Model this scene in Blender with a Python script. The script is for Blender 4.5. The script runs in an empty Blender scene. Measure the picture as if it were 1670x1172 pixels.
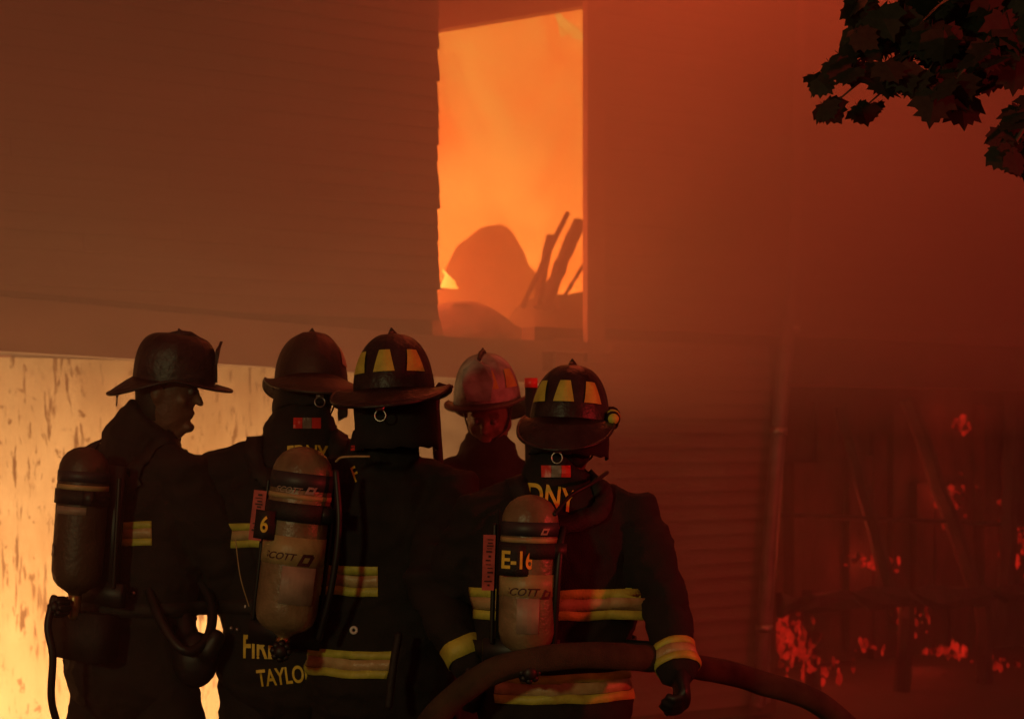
import bpy, bmesh, math, random
from mathutils import Vector, Matrix, noise
from mathutils.bvhtree import BVHTree
random.seed(7)
SC = bpy.context.scene
COL = SC.collection
R = math.radians
# ------------------------------------------------------------------ camera
FPX, CX, HY, CZ = 3200.0, 835.0, 727.0, 1.5          # focal length in photo pixels, centre, horizon row, eye height
cam = bpy.data.cameras.new('camera'); camo = bpy.data.objects.new('camera', cam); COL.objects.link(camo)
camo.location = (0, 0, CZ); camo.rotation_euler = (R(90), 0, 0)
cam.sensor_width = 36; cam.lens = 36 * FPX / 1670; cam.shift_y = (HY - 586) / 1670
cam.clip_start = .1; cam.clip_end = 400
cam.dof.use_dof = True; cam.dof.focus_distance = 5.7; cam.dof.aperture_fstop = 4.0
SC.camera = camo
def P(x, y, Y):                                        # a point of the photo at a distance Y from the camera
    return Vector(((x - CX) / FPX * Y, Y, CZ - (y - HY) / FPX * Y))
# ------------------------------------------------------------------ world, exposure
world = bpy.data.worlds.new('World'); SC.world = world; world.use_nodes = True
nt = world.node_tree; nt.nodes.clear()
wo = nt.nodes.new('ShaderNodeOutputWorld'); sky = nt.nodes.new('ShaderNodeTexSky')
sky.sky_type = 'NISHITA'; sky.sun_disc = False; sky.sun_elevation = R(-4); sky.sun_rotation = R(200)
b1 = nt.nodes.new('ShaderNodeBackground'); b1.inputs[1].default_value = .02
b2 = nt.nodes.new('ShaderNodeBackground'); b2.inputs[0].default_value = (1, .122, .074, 1); b2.inputs[1].default_value = .21   # smoke-lit night
ad = nt.nodes.new('ShaderNodeAddShader')
nt.links.new(sky.outputs[0], b1.inputs[0]); nt.links.new(b1.outputs[0], ad.inputs[0]); nt.links.new(b2.outputs[0], ad.inputs[1]); nt.links.new(ad.outputs[0], wo.inputs[0])
SC.view_settings.view_transform = 'Standard'; SC.view_settings.look = 'None'; SC.view_settings.exposure = 0; SC.view_settings.gamma = 1
SC.view_settings.use_curve_mapping = False
SC.render.engine = 'CYCLES'
cy = SC.cycles
cy.use_denoising = True; cy.denoiser = 'OPENIMAGEDENOISE'
cy.max_bounces = 8; cy.volume_bounces = 1; cy.transparent_max_bounces = 8; cy.sample_clamp_indirect = 3
# ------------------------------------------------------------------ the wall's own axes
YAW = R(35); WD = Vector((math.cos(YAW), math.sin(YAW), 0)); WN = Vector((math.sin(YAW), -math.cos(YAW), 0)); W0 = Vector((0, 10, 0))
def W(s, w, z): return W0 + WD * s + WN * w + Vector((0, 0, z))
def onwall(x, y, w=0.0):                               # photo pixel -> (s, z) on the plane parallel to the wall, w metres proud of it
    d = Vector(((x - CX) / FPX, 1, -(y - HY) / FPX)); o = Vector((0, 0, CZ))
    t = ((W0 + WN * w) - o).dot(WN) / d.dot(WN); p = o + d * t - W0
    return p.dot(WD), p.z
# ------------------------------------------------------------------ lamps
def lamp(name, typ, loc, energy, color, **k):
    l = bpy.data.lights.new(name, typ); o = bpy.data.objects.new(name, l); COL.objects.link(o)
    o.location = loc; l.energy = energy; l.color = color
    aim = k.pop('aim', None)
    for a, v in k.items(): setattr(l, a, v)
    if aim is not None: o.rotation_euler = (Vector(aim) - Vector(loc)).to_track_quat('-Z', 'Y').to_euler()
    return o
FIRE = (1, .24, .05)
lamp('ground_fire_light', 'AREA', W(-2.3, -.12, .08), 130, (1, .56, .22), shape='RECTANGLE', size=4.2, size_y=.2, aim=W(-2.3, -1.2, .95))
lamp('added_overhead_glow', 'POINT', W(.15, 1.3, 4.9), 130, (1, .112, .036), shadow_soft_size=.3)  # added lamp out of view above, brightens the smoke around the window
lamp('hidden_jamb_fill', 'POINT', W(-.70, -.32, 2.9), 200, (1, .12, .034), shadow_soft_size=.1)  # added lamp hidden behind the left jamb, brightens smoke outside the window
lamp('hidden_heap_fill', 'POINT', W(.0, -1.1, 2.12), 45, (1, .16, .035), shadow_soft_size=.08)  # added lamp hidden behind the low mound, lifts the front of the heap
lamp('fire_engine_floodlight', 'AREA', (-3.2, -1.5, 2.6), 60, (1, .92, .38), shape='DISK', size=.5, aim=(-.3, 6, 1.0))
lamp('red_beacon', 'SPOT', (5.0, 4.2, 1.9), 340, (1, .03, .03), spot_size=R(150), spot_blend=.5, shadow_soft_size=.12, aim=(1.5, 8.5, .9))
lamp('ember_glow', 'POINT', W(3.0, -.7, .95), 15, (1, .07, .025), shadow_soft_size=.3)

for px_, py_, w_, e_ in ((1428, 918, -1.45, 1.6), (1562, 800, -1.45, 2.2), (1590, 668, -1.45, 1.6), (1655, 890, -1.3, 1.6), (1310, 1050, -.9, 1.6), (1500, 1040, -1.1, 1.4)):
    lamp('ember_pool_light', 'POINT', W(onwall(px_, py_, w_)[0], w_, onwall(px_, py_, w_)[1]), e_, (1, .045, .018), shadow_soft_size=.05)
# ================================================================== helpers
def tag(o, label=None, cat=None, group=None, kind=None):
    for k, v in (('label', label), ('category', cat), ('group', group), ('kind', kind)):
        if v: o[k] = v
    return o
def empty(name, loc=(0, 0, 0), rz=0):
    o = bpy.data.objects.new(name, None); COL.objects.link(o); o.location = loc; o.rotation_euler = (0, 0, rz); o.empty_display_size = .1
    return o
def link_mesh(name, me, mats, parent=None):
    o = bpy.data.objects.new(name, me); COL.objects.link(o)
    for m in (mats if isinstance(mats, (list, tuple)) else [mats]):
        if len(me.materials) < (len(mats) if isinstance(mats, (list, tuple)) else 1): me.materials.append(m)
    if parent is not None:
        o.parent = parent
    return o
def build(name, bm, mats, parent=None, smooth=True):
    me = bpy.data.meshes.new(name); bmesh.ops.recalc_face_normals(bm, faces=bm.faces[:]); bm.to_mesh(me); bm.free()
    if smooth:
        for p in me.polygons: p.use_smooth = True
    return link_mesh(name, me, mats, parent)
def adopt(child, parent):                              # parent while the child's data is given in world coordinates
    child.parent = parent; child.matrix_parent_inverse = world_of(parent).inverted(); return child
def world_of(o):
    m = Matrix.LocRotScale(o.location, o.rotation_euler, o.scale)
    return (world_of(o.parent) @ o.matrix_parent_inverse @ m) if o.parent else m
def box(bm, x0, x1, y0, y1, z0, z1, M=None, mi=0):
    vs = [bm.verts.new((x, y, z)) for x in (x0, x1) for y in (y0, y1) for z in (z0, z1)]
    if M is not None:
        for v in vs: v.co = M @ v.co
    for f in ((0, 1, 3, 2), (4, 6, 7, 5), (0, 4, 5, 1), (2, 3, 7, 6), (0, 2, 6, 4), (1, 5, 7, 3)):
        bm.faces.new([vs[i] for i in f]).material_index = mi
    return vs
def bevel(bm, w=.004, seg=1):
    bmesh.ops.bevel(bm, geom=[e for e in bm.edges if len(e.link_faces) == 2 and e.calc_face_angle(0) > .5], offset=w, segments=seg, affect='EDGES', profile=.5)
def wbox(bm, s0, s1, w0, w1, z0, z1, **k): return box(bm, s0, s1, -w1, -w0, z0, z1, **k)     # in the building's own axes
def frame_of(d, hint):
    d = d.normalized(); x = hint - d * hint.dot(d)
    if x.length < 1e-4: x = d.orthogonal()
    x.normalize(); return x, d.cross(x)
def tube(bm, pts, rad, hint=Vector((1, 0, 0)), n=14, cap=True, mi=0, round_ends=True):
    """loft of ellipses: rad holds a radius or (rx, ry), rx along the hint"""
    pts = [Vector(p) for p in pts]; rad = [(r, r) if not isinstance(r, (tuple, list)) else tuple(r) for r in rad]
    if round_ends and cap:
        for end in (0, -1):
            d = (pts[0] - pts[1]) if end == 0 else (pts[-1] - pts[-2]); d = d.normalized(); r = rad[end]; m = min(r); base = pts[end].copy()
            ex = [(base + d * m * .5, (r[0] * .86, r[1] * .86)), (base + d * m * .86, (r[0] * .5, r[1] * .5))]
            if end == 0:
                pts = [ex[1][0], ex[0][0]] + pts; rad = [ex[1][1], ex[0][1]] + rad
            else:
                pts += [ex[0][0], ex[1][0]]; rad += [ex[0][1], ex[1][1]]
    rings = []
    for i, p in enumerate(pts):
        d = pts[min(i + 1, len(pts) - 1)] - pts[max(i - 1, 0)]
        x, y = frame_of(d, hint)
        rings.append([bm.verts.new(p + x * rad[i][0] * math.cos(2 * math.pi * k / n) + y * rad[i][1] * math.sin(2 * math.pi * k / n)) for k in range(n)])
    for a, b in zip(rings, rings[1:]):
        for k in range(n):
            bm.faces.new((a[k], a[(k + 1) % n], b[(k + 1) % n], b[k])).material_index = mi
    if cap:
        bm.faces.new(rings[0][::-1]).material_index = mi; bm.faces.new(rings[-1]).material_index = mi
    return rings
def ellipsoid(bm, c, r, M=None, u=16, v=10):
    ret = bmesh.ops.create_uvsphere(bm, u_segments=u, v_segments=v, radius=1)
    for q in ret['verts']:
        p = Vector((q.co.x * r[0], q.co.y * r[1], q.co.z * r[2]))
        q.co = (M @ p if M is not None else p) + Vector(c)
def smooth_path(pts, per=8):
    pts = [Vector(p) for p in pts]; out = []
    q = [pts[0] * 2 - pts[1]] + pts + [pts[-1] * 2 - pts[-2]]
    for i in range(1, len(q) - 2):
        for k in range(per):
            t = k / per
            out.append(.5 * ((2 * q[i]) + (q[i + 1] - q[i - 1]) * t + (2 * q[i - 1] - 5 * q[i] + 4 * q[i + 1] - q[i + 2]) * t * t + (3 * q[i] - q[i - 1] - 3 * q[i + 1] + q[i + 2]) * t ** 3))
    out.append(pts[-1]); return out
def remeshed(bm, voxel, smooth=6, disp=None):
    """one continuous skin round everything in bm"""
    me = bpy.data.meshes.new('tmp'); bmesh.ops.recalc_face_normals(bm, faces=bm.faces[:]); bm.to_mesh(me); bm.free()
    o = bpy.data.objects.new('tmp', me); COL.objects.link(o)
    m = o.modifiers.new('r', 'REMESH'); m.mode = 'VOXEL'; m.voxel_size = voxel
    s = o.modifiers.new('s', 'SMOOTH'); s.factor = .5; s.iterations = smooth
    dg = bpy.context.evaluated_depsgraph_get(); out = bpy.data.meshes.new_from_object(o.evaluated_get(dg))
    bpy.data.objects.remove(o); bpy.data.meshes.remove(me)
    if disp is not None:
        nor = [v.normal.copy() for v in out.vertices]
        for v, nn in zip(out.vertices, nor): v.co += nn * disp(v.co)
    for p in out.polygons: p.use_smooth = True
    out.materials.clear(); out.update()
    return out
def bvh_of(me):
    return BVHTree.FromPolygons([v.co.copy() for v in me.vertices], [list(p.vertices) for p in me.polygons])
# ------------------------------------------------------------------ materials
def mat(name, c, rough=.7, var=.25, scale=8, bump=.0, bscale=60, metal=0, coat=0, stretch=(1, 1, 1), c2=None, spec=.5):
    m = bpy.data.materials.new(name); m.use_nodes = True; t = m.node_tree; N = t.nodes; L = t.links
    bs = N['Principled BSDF']; bs.inputs['Roughness'].default_value = rough; bs.inputs['Metallic'].default_value = metal
    bs.inputs['Coat Weight'].default_value = coat; bs.inputs['Specular IOR Level'].default_value = spec
    tc = N.new('ShaderNodeTexCoord'); mp = N.new('ShaderNodeMapping'); mp.inputs['Scale'].default_value = stretch; L.new(tc.outputs['Object'], mp.inputs[0])
    nz = N.new('ShaderNodeTexNoise'); nz.inputs['Scale'].default_value = scale; nz.inputs['Detail'].default_value = 6; L.new(mp.outputs[0], nz.inputs['Vector'])
    rp = N.new('ShaderNodeValToRGB'); rp.color_ramp.elements[0].position = .3; rp.color_ramp.elements[1].position = .72
    a = [max(0, x * (1 - var)) for x in c] if c2 is None else c2
    rp.color_ramp.elements[0].color = (*a, 1); rp.color_ramp.elements[1].color = (*[min(1, x * (1 + var)) for x in c], 1) if c2 is None else (*c, 1)
    L.new(nz.outputs['Fac'], rp.inputs[0]); L.new(rp.outputs[0], bs.inputs['Base Color'])
    if bump:
        n2 = N.new('ShaderNodeTexNoise'); n2.inputs['Scale'].default_value = bscale; n2.inputs['Detail'].default_value = 4; L.new(mp.outputs[0], n2.inputs['Vector'])
        bp = N.new('ShaderNodeBump'); bp.inputs['Strength'].default_value = bump; bp.inputs['Distance'].default_value = .01
        L.new(n2.outputs['Fac'], bp.inputs['Height']); L.new(bp.outputs[0], bs.inputs['Normal'])
    m['rough'] = rough
    return m
def emit(name, c, strength, c2=None, scale=2.0, stretch=(1, 1, 1), lo=.35, hi=.65):
    m = bpy.data.materials.new(name); m.use_nodes = True; t = m.node_tree; N = t.nodes; L = t.links; N.clear()
    o = N.new('ShaderNodeOutputMaterial'); e = N.new('ShaderNodeEmission'); e.inputs[1].default_value = strength; L.new(e.outputs[0], o.inputs[0])
    if c2 is None: e.inputs[0].default_value = (*c, 1)
    else:
        tc = N.new('ShaderNodeTexCoord'); mp = N.new('ShaderNodeMapping'); mp.inputs['Scale'].default_value = stretch; L.new(tc.outputs['Object'], mp.inputs[0])
        nz = N.new('ShaderNodeTexNoise'); nz.inputs['Scale'].default_value = scale; nz.inputs['Detail'].default_value = 3; nz.inputs['Distortion'].default_value = .6; L.new(mp.outputs[0], nz.inputs['Vector'])
        rp = N.new('ShaderNodeValToRGB'); rp.color_ramp.elements[0].position = lo; rp.color_ramp.elements[1].position = hi
        rp.color_ramp.elements[0].color = (*c, 1); rp.color_ramp.elements[1].color = (*c2, 1); L.new(nz.outputs['Fac'], rp.inputs[0]); L.new(rp.outputs[0], e.inputs[0])
    return m
M = {}
M['asphalt'] = mat('asphalt', (.045, .043, .04), .75, .3, 30, .4, 200)
M['siding'] = mat('siding', (.26, .215, .17), .7, .35, 3, .35, 60, stretch=(.4, 1, 3), c2=(.13, .10, .08))
M['trim'] = mat('painted_trim', (.22, .18, .145), .65, .3, 5, .2, 40, stretch=(.5, 1, 1))
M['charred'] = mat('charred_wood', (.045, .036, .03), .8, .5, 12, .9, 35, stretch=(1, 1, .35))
M['core'] = mat('wall_sheathing', (.10, .08, .06), .85, .4, 4)
M['pipe'] = mat('painted_metal_pipe', (.16, .13, .12), .38, .35, 9, .1, 30)
M['ash'] = mat('ash_and_debris', (.17, .14, .12), .9, .6, 7, .9, 20)
M['flame_mass'] = emit('fire_mass', (1, .175, .017), 5.4, (1, .37, .048), 1.3, (1, 1, .8))
M['flame'] = emit('flame_tongue', (1, .34, .035), 3.0, (1, .58, .08), 6)
M['ember'] = emit('glowing_ember', (.02, .0006, .0003), .62, (1, .022, .009), 7, lo=.36, hi=.74)
M['coat'] = mat('black_turnout_cloth', (.0105, .0085, .008), .82, .45, 14, .5, 350)
M['coat_b'] = mat('faded_black_turnout_cloth', (.015, .0115, .010), .85, .45, 12, .5, 350)
M['rubber'] = mat('black_rubber', (.010, .010, .010), .5, .3, 20)
M['strap'] = mat('black_webbing', (.012, .011, .010), .6, .3, 40, .4, 300)
M['leather'] = mat('black_helmet_leather', (.014, .012, .011), .45, .9, 16, .45, 38)
M['leather_hazed'] = mat('haze_browned_helmet', (.035, .022, .015), .5, .5, 9, .3, 40)  # haze over the farther helmets is put into this brown base colour
M['white_helmet'] = mat('sooty_white_helmet', (.52, .60, .50), .55, .3, 13, .2, 30, c2=(.11, .12, .09))
M['lime'] = mat('lime_reflective_tape', (.60, .62, .09), .5, .22, 22, .25, 160, c2=(.40, .38, .06))
M['silver'] = mat('silver_reflective_tape', (.56, .44, .22), .35, .25, 26, .2, 160, c2=(.38, .25, .10))
M['red_tape'] = mat('red_reflective_tape', (.80, .045, .035), .35, .15, 20)
M['grey_tape'] = mat('grey_reflective_tape', (.26, .20, .17), .4, .2, 20)
M['letter'] = mat('yellow_lettering', (.80, .60, .06), .55, .2, 30)
M['skin'] = mat('skin', (.14, .07, .042), .5, .3, 14, .25, 90)
M['eye'] = mat('eye', (.13, .11, .1), .2, .1, 10)
M['hair'] = mat('hair', (.02, .014, .01), .6, .4, 60)
M['tank'] = mat('worn_composite_cylinder', (.25, .20, .11), .36, .3, 13, .3, 70, c2=(.12, .085, .042))
M['tank_dark'] = mat('dark_composite_cylinder', (.070, .050, .032), .5, .35, 12, .25, 70, c2=(.04, .028, .018))
M['tank_label'] = mat('cylinder_label', (.46, .37, .16), .45, .25, 16, .2, 60, c2=(.27, .205, .09))
M['tank_patch'] = mat('cylinder_patch_label', (.30, .23, .17), .5, .3, 18)
M['tank_band'] = mat('navy_label_band', (.030, .030, .036), .5, .3, 14)
M['print'] = mat('dark_red_print', (.055, .012, .01), .6, .2, 20)
M['print_white'] = mat('faded_white_print', (.26, .24, .22), .6, .3, 30)
M['metal'] = mat('worn_metal', (.45, .42, .38), .32, .3, 20, metal=.9)
M['brass'] = mat('brass', (.30, .20, .08), .35, .3, 20, metal=.8)
M['pink_tag'] = mat('pink_tag', (.55, .10, .09), .6, .25, 26)
M['hose'] = mat('dirty_hose_jacket', (.085, .06, .03), .8, .45, 13, .9, 420, c2=(.03, .02, .012))
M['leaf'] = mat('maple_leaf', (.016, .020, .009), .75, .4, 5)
M['bark'] = mat('bark', (.09, .07, .055), .9, .4, 8, 1, 18, stretch=(1, 1, .25))
M['white_spot'] = mat('white_plastic', (.7, .66, .62), .4, .1, 10)
M['lens'] = mat('torch_lens', (.5, .5, .45), .1, .05, 10, coat=1)
# peeling wall: pale paint in vertical runs, brown where it has lifted
def peel_mat():
    m = mat('peeling_paint', (.62, .50, .34), .7, .2, 3.5, .5, 25, stretch=(1, 1, .3), c2=(.44, .33, .20)); t = m.node_tree; N = t.nodes; L = t.links
    bs = N['Principled BSDF']; src = bs.inputs['Base Color'].links[0].from_socket; col = src
    tc = [n for n in N if n.type == 'TEX_COORD'][0]
    for sc, st, lo, hi, c in ((2.6, (1, 1, .5), .46, .72, (.36, .24, .13)), (7, (1, 1, .22), .61, .64, (.20, .11, .05)), (22, (1, 1, .16), .60, .64, (.17, .09, .04)), (40, (1, 1, .2), .60, .65, (.20, .115, .055)), (13, (1, 1, .8), .635, .665, (.21, .12, .055))):
        mp = N.new('ShaderNodeMapping'); mp.inputs['Scale'].default_value = st; L.new(tc.outputs['Object'], mp.inputs[0])
        nz = N.new('ShaderNodeTexNoise'); nz.inputs['Scale'].default_value = sc; nz.inputs['Detail'].default_value = 7; nz.inputs['Roughness'].default_value = .6; nz.inputs['Distortion'].default_value = .4; L.new(mp.outputs[0], nz.inputs[0])
        rp = N.new('ShaderNodeValToRGB'); rp.color_ramp.elements[0].position = lo; rp.color_ramp.elements[1].position = hi; L.new(nz.outputs['Fac'], rp.inputs[0])
        mx = N.new('ShaderNodeMix'); mx.data_type = 'RGBA'; L.new(rp.outputs[0], mx.inputs[0]); L.new(col, mx.inputs[6]); mx.inputs[7].default_value = (*c, 1); col = mx.outputs[2]
    L.new(col, bs.inputs['Base Color']); return m
M['peel'] = peel_mat()
def smoke_mat(name, dens, color, noise_amt=0):
    m = bpy.data.materials.new(name); m.use_nodes = True; t = m.node_tree; N = t.nodes; N.clear()
    o = N.new('ShaderNodeOutputMaterial'); v = N.new('ShaderNodeVolumePrincipled')
    v.inputs['Color'].default_value = (*color, 1); v.inputs['Density'].default_value = dens; v.inputs['Anisotropy'].default_value = 0
    t.links.new(v.outputs[0], o.inputs['Volume']); return m

# ================================================================== ground
bm = bmesh.new(); bmesh.ops.create_grid(bm, x_segments=1, y_segments=1, size=150)
g = build('ground', bm, M['asphalt']); g.location = (0, 20, 0); tag(g, 'dark asphalt ground under the firefighters', None, None, 'structure')

# ================================================================== burning house
house = empty('burning_house', W0, YAW)
tag(house, 'burning clapboard house with tall window opening full of orange fire', 'house')
SL, SR = onwall(718, 300)[0], onwall(951, 300)[0]      # the window's edges along the wall
ZS = 2.04; ZB0, ZB1 = 1.885, 2.115                     # sill height; the belt board below the upper wall
SP = onwall(1262, 800)[0]                              # where the pipe runs
REC = -1.2                                              # the lower left wall stands back by this
SRET = .16                                             # where the recess ends
TOP = 5.2
# sheathing behind the boards
bm = bmesh.new()
wbox(bm, -5.2, SL - .03, -.14, -.025, 1.963, TOP); wbox(bm, SR + .125, 10, -.14, -.025, ZB1, TOP)
wbox(bm, SL - .03, SR + .125, -.14, -.025, 4.12, TOP); wbox(bm, SL - .03, SR + .125, -.14, -.025, ZB1 - .2, ZS - .03)
wbox(bm, SRET, SP + .04, -.14, -.025, 0, ZB1)
wbox(bm, SP + .042, 10, -.24, -.027, 1.85, ZB1 - .002)
build('sheathing', bm, M['core'], house, False)
# clapboards, one by one
bm = bmesh.new()
v = [bm.verts.new(c) for c in ((0, 0, 0), (0, -.024, 0), (0, -.008, .094), (0, 0, .094), (1, 0, 0), (1, -.024, 0), (1, -.008, .094), (1, 0, .094))]
for f in ((0, 1, 2, 3), (7, 6, 5, 4), (0, 4, 5, 1), (1, 5, 6, 2), (2, 6, 7, 3), (3, 7, 4, 0)): bm.faces.new([v[i] for i in f])
board0 = build('clapboard', bm, M['siding'], house, False); first = True
EXPO = .0795
def board(s0, s1, z):
    global first
    if s1 - s0 < .04: return
    if first: o = board0; first = False
    else: o = board0.copy(); COL.objects.link(o); o.parent = house
    o.location = (s0, .025 + random.uniform(-.003, .0), z); o.scale = (s1 - s0 - .003, 1, 1)
    o.rotation_euler = (random.uniform(-.02, .01), random.uniform(-.0012, .0012), 0)
def run(s0, s1, z, r):
    cuts = [s0]
    x = s0 + random.uniform(1.4, 3.4)
    while x < s1 - .8: cuts.append(x); x += random.uniform(2.6, 3.6)
    cuts.append(s1)
    for a, b in zip(cuts, cuts[1:]): board(a, b, z)
z = ZB1 + .004; r = 0
while z < 5.1:
    run(-5.0, SL + random.uniform(-.010, .006), z, r)
    if z > 4.1: run(SL + .01, SR, z, r)
    run(SR + .135, 9.9, z, r); z += EXPO; r += 1
z = .06
while z < ZB1 - .1:
    run(SRET + .12, SP - .02, z, r); z += EXPO
# trims
def bpart(name, boxes, m, bev=.004, smooth=False):
    bm = bmesh.new()
    for b in boxes: wbox(bm, *b)
    if bev: bevel(bm, bev)
    return build(name, bm, m, house, smooth)
bpart('window_casing', [(SR + .012, SR + .128, -.02, .022, ZS - .10, 4.2)], M['trim'])
bpart('window_sill', [(SL - .06, SR + .16, -.10, .045, ZS - .055, ZS)], M['trim'])
bpart('corner_board', [(SRET, SRET + .115, -.02, .024, .03, ZB0)], M['trim'])
# belt board: crooked, in two lengths, with a drip cap
def prism(name, poly, w0, w1, m):
    bm = bmesh.new(); a = [bm.verts.new((s, -w1, zz)) for s, zz in poly]; b = [bm.verts.new((s, -w0, zz)) for s, zz in poly]; n = len(poly)
    bm.faces.new(a); bm.faces.new(b[::-1])
    for i in range(n): bm.faces.new((a[i], b[i], b[(i + 1) % n], a[(i + 1) % n]))
    bevel(bm, .004); return build(name, bm, m, house, False)
T0, T1, T2 = onwall(8, 484, .05), onwall(500, 529, .05), onwall(735, 549, .05)
B0, B1 = onwall(8, 573, .05), onwall(500, 602, .05); kb = (B1[1] - B0[1]) / (B1[0] - B0[0])
k0 = (T1[1] - T0[1]) / (T1[0] - T0[0]); TL = (-5.0, T0[1] + k0 * (-5.0 - T0[0]))
prism('belt_board', (TL, T1, (T1[0], B1[1]), (-5.0, B0[1] + kb * (-5.0 - B0[0]))), -.022, .05, M['trim'])
prism('belt_board', ((T1[0] + .003, T1[1]), T2, (SRET - .003, T2[1] - .01), (SRET - .003, B1[1] + kb * (SRET - B1[0])), (T1[0] + .003, B1[1])), -.022, .046, M['trim'])
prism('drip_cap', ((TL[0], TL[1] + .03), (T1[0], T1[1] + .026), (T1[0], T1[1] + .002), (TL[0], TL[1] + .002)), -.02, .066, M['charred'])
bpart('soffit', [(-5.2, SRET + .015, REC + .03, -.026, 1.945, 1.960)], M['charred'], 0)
bpart('return_wall', [(SRET - .02, SRET + .02, REC, -.03, 0, 1.942)], M['siding'], 0)
# the recessed lower wall, with relief in the peeling paint
bm = bmesh.new(); nx, nz = 160, 60
gv = [[None] * (nz + 1) for _ in range(nx + 1)]
for i in range(nx + 1):
    for k in range(nz + 1):
        s = -5.2 + (SRET + 5.2) * i / nx; zz = 1.94 * k / nz
        gv[i][k] = bm.verts.new((s, -REC - .010 * noise.noise(Vector((s * 5, 0, zz * 1.4))) - .006 * noise.noise(Vector((s * 17, 3, zz * 4))), zz))
for i in range(nx):
    for k in range(nz): bm.faces.new((gv[i][k], gv[i + 1][k], gv[i + 1][k + 1], gv[i][k + 1]))
o = build('peeling_wall', bm, M['peel'], house); o['label'] = 'pale lower wall with brown streaks of peeling paint, brightly lit'
# room behind the window
bpart('room_wall', [(-1.4, -1.3, -3.3, -.15, 1.9, 4.7), (3.3, 3.4, -3.3, -.15, 1.9, 4.7), (-1.3, 3.3, -3.4, -3.3, 1.9, 4.7)], M['charred'], 0)
bpart('room_floor', [(-1.3, 3.3, -3.3, -.15, 1.965, 1.995)], M['charred'], 0)
bpart('room_ceiling', [(-1.3, 3.3, -3.3, -.15, 4.6, 4.66)], M['charred'], 0)
# slanting beam across the top of the window
p0 = onwall(690, 52, -.5); p1 = onwall(1010, 0, -.5)
bm = bmesh.new(); dz = .35
vs = []
for (s, zz) in (p0, p1):
    for w in (-.5, -.75):
        for q in (0, dz): vs.append(bm.verts.new((s, -w, zz + q)))
for f in ((0, 1, 3, 2), (4, 6, 7, 5), (0, 4, 5, 1), (2, 3, 7, 6), (0, 2, 6, 4), (1, 5, 7, 3)): bm.faces.new([vs[i] for i in f])
bevel(bm, .01); build('sagging_beam', bm, M['siding'], house, False)
# burnt-out opening on the right: lintel, sill beam, rails, jambs, back
bpart('burnt_partition', [(SP + .05, 9.9, -1.75, -1.7, 0, 1.96)], M['charred'], 0)
bpart('burnt_end_wall', [(9.85, 9.9, -1.7, -.1, 0, 2.1)], M['charred'], 0)
rp = random.Random(5); sx_ = SP + .1; bm = None
while sx_ < 5.4:
    wdt = rp.uniform(.12, .24); dpt = rp.uniform(.0, .10); top_ = rp.uniform(1.2, 1.84); b0 = rp.uniform(0, .5)
    bpart('burnt_plank', [(sx_, sx_ + wdt, -1.69, -1.66 + dpt, b0, top_)], M['charred'], .006)
    sx_ += wdt + rp.uniform(.004, .09)
def stick(name, a, b, w, t, m=None, parent=house, d=.06):
    """a rough timber between two photo pixels on planes w (start) and w[1] (end)"""
    wa, wb = w if isinstance(w, tuple) else (w, w)
    s0, z0 = onwall(*a, wa); s1, z1 = onwall(*b, wb)
    A = Vector((s0, -wa, z0)); B = Vector((s1, -wb, z1)); bm = bmesh.new()
    n = 9; pts = [A.lerp(B, i / n) + Vector((noise.noise(A + Vector((i, 0, 1))), noise.noise(A + Vector((i, 4, 1))), noise.noise(A + Vector((i, 7, 1))))) * t * .25 for i in range(n + 1)]
    tube(bm, pts, [(t * (.9 + .25 * noise.noise(Vector((i * .9, s0, 2)))), d * (.9 + .25 * noise.noise(Vector((i * .9, s0, 9))))) for i in range(n + 1)], Vector((1, 0, 0)), 6, round_ends=False)
    return build(name, bm, m or M['charred'], parent, False)
stick('burnt_beam', (1272, 984), (1690, 966), -.06, .07, d=.09)
for o in (bpy.data.objects['burnt_beam'],): pass
stick('burnt_rail', (1228, 838), (1690, 856), -.30, .016, d=.02)
stick('burnt_rail', (1290, 604), (1690, 596), -.10, .05, d=.05)
for a, b, t in (((1372, 660), (1450, 960), .045), ((1480, 650), (1590, 960), .05), ((1655, 600), (1640, 960), .07), ((1320, 960), (1330, 1180), .05), ((1480, 965), (1470, 1180), .05), ((1600, 965), (1612, 1180), .06)):
    stick('burnt_stud', a, b, (-.35, -.25), t)
# downspout, slightly out of plumb
bm = bmesh.new()
pa = onwall(1296, 470, .09); pb = onwall(1285, 540, .09); pc = onwall(1262, 800, .09); pd = onwall(1240, 1110, .09)
pts = [Vector((s, -.09, zz)) for s, zz in (pa, pb, pc, pd)]; pts.append(Vector((pd[0] - .03, -.09, .05))); pts.insert(0, Vector((pa[0] + .10, -.09, 5.0)))
tube(bm, smooth_path(pts, 6), [.042] * (len(pts) * 6 - 5), n=16, round_ends=False)
dsp = build('downspout', bm, M['pipe'], house)
for i, tt in enumerate((.30, .52, .74)):
    q = smooth_path(pts, 6); c = q[int(tt * len(q))]; bm = bmesh.new(); tube(bm, [c - Vector((0, 0, .02)), c + Vector((0, 0, .02))], [.048, .048], n=16, round_ends=False)
    build('pipe_bracket', bm, M['metal'], dsp)
# roof edge above the frame
bpart('roof_eave', [(-5.4, 10.2, -3.6, .45, TOP, TOP + .14)], M['charred'])

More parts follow.
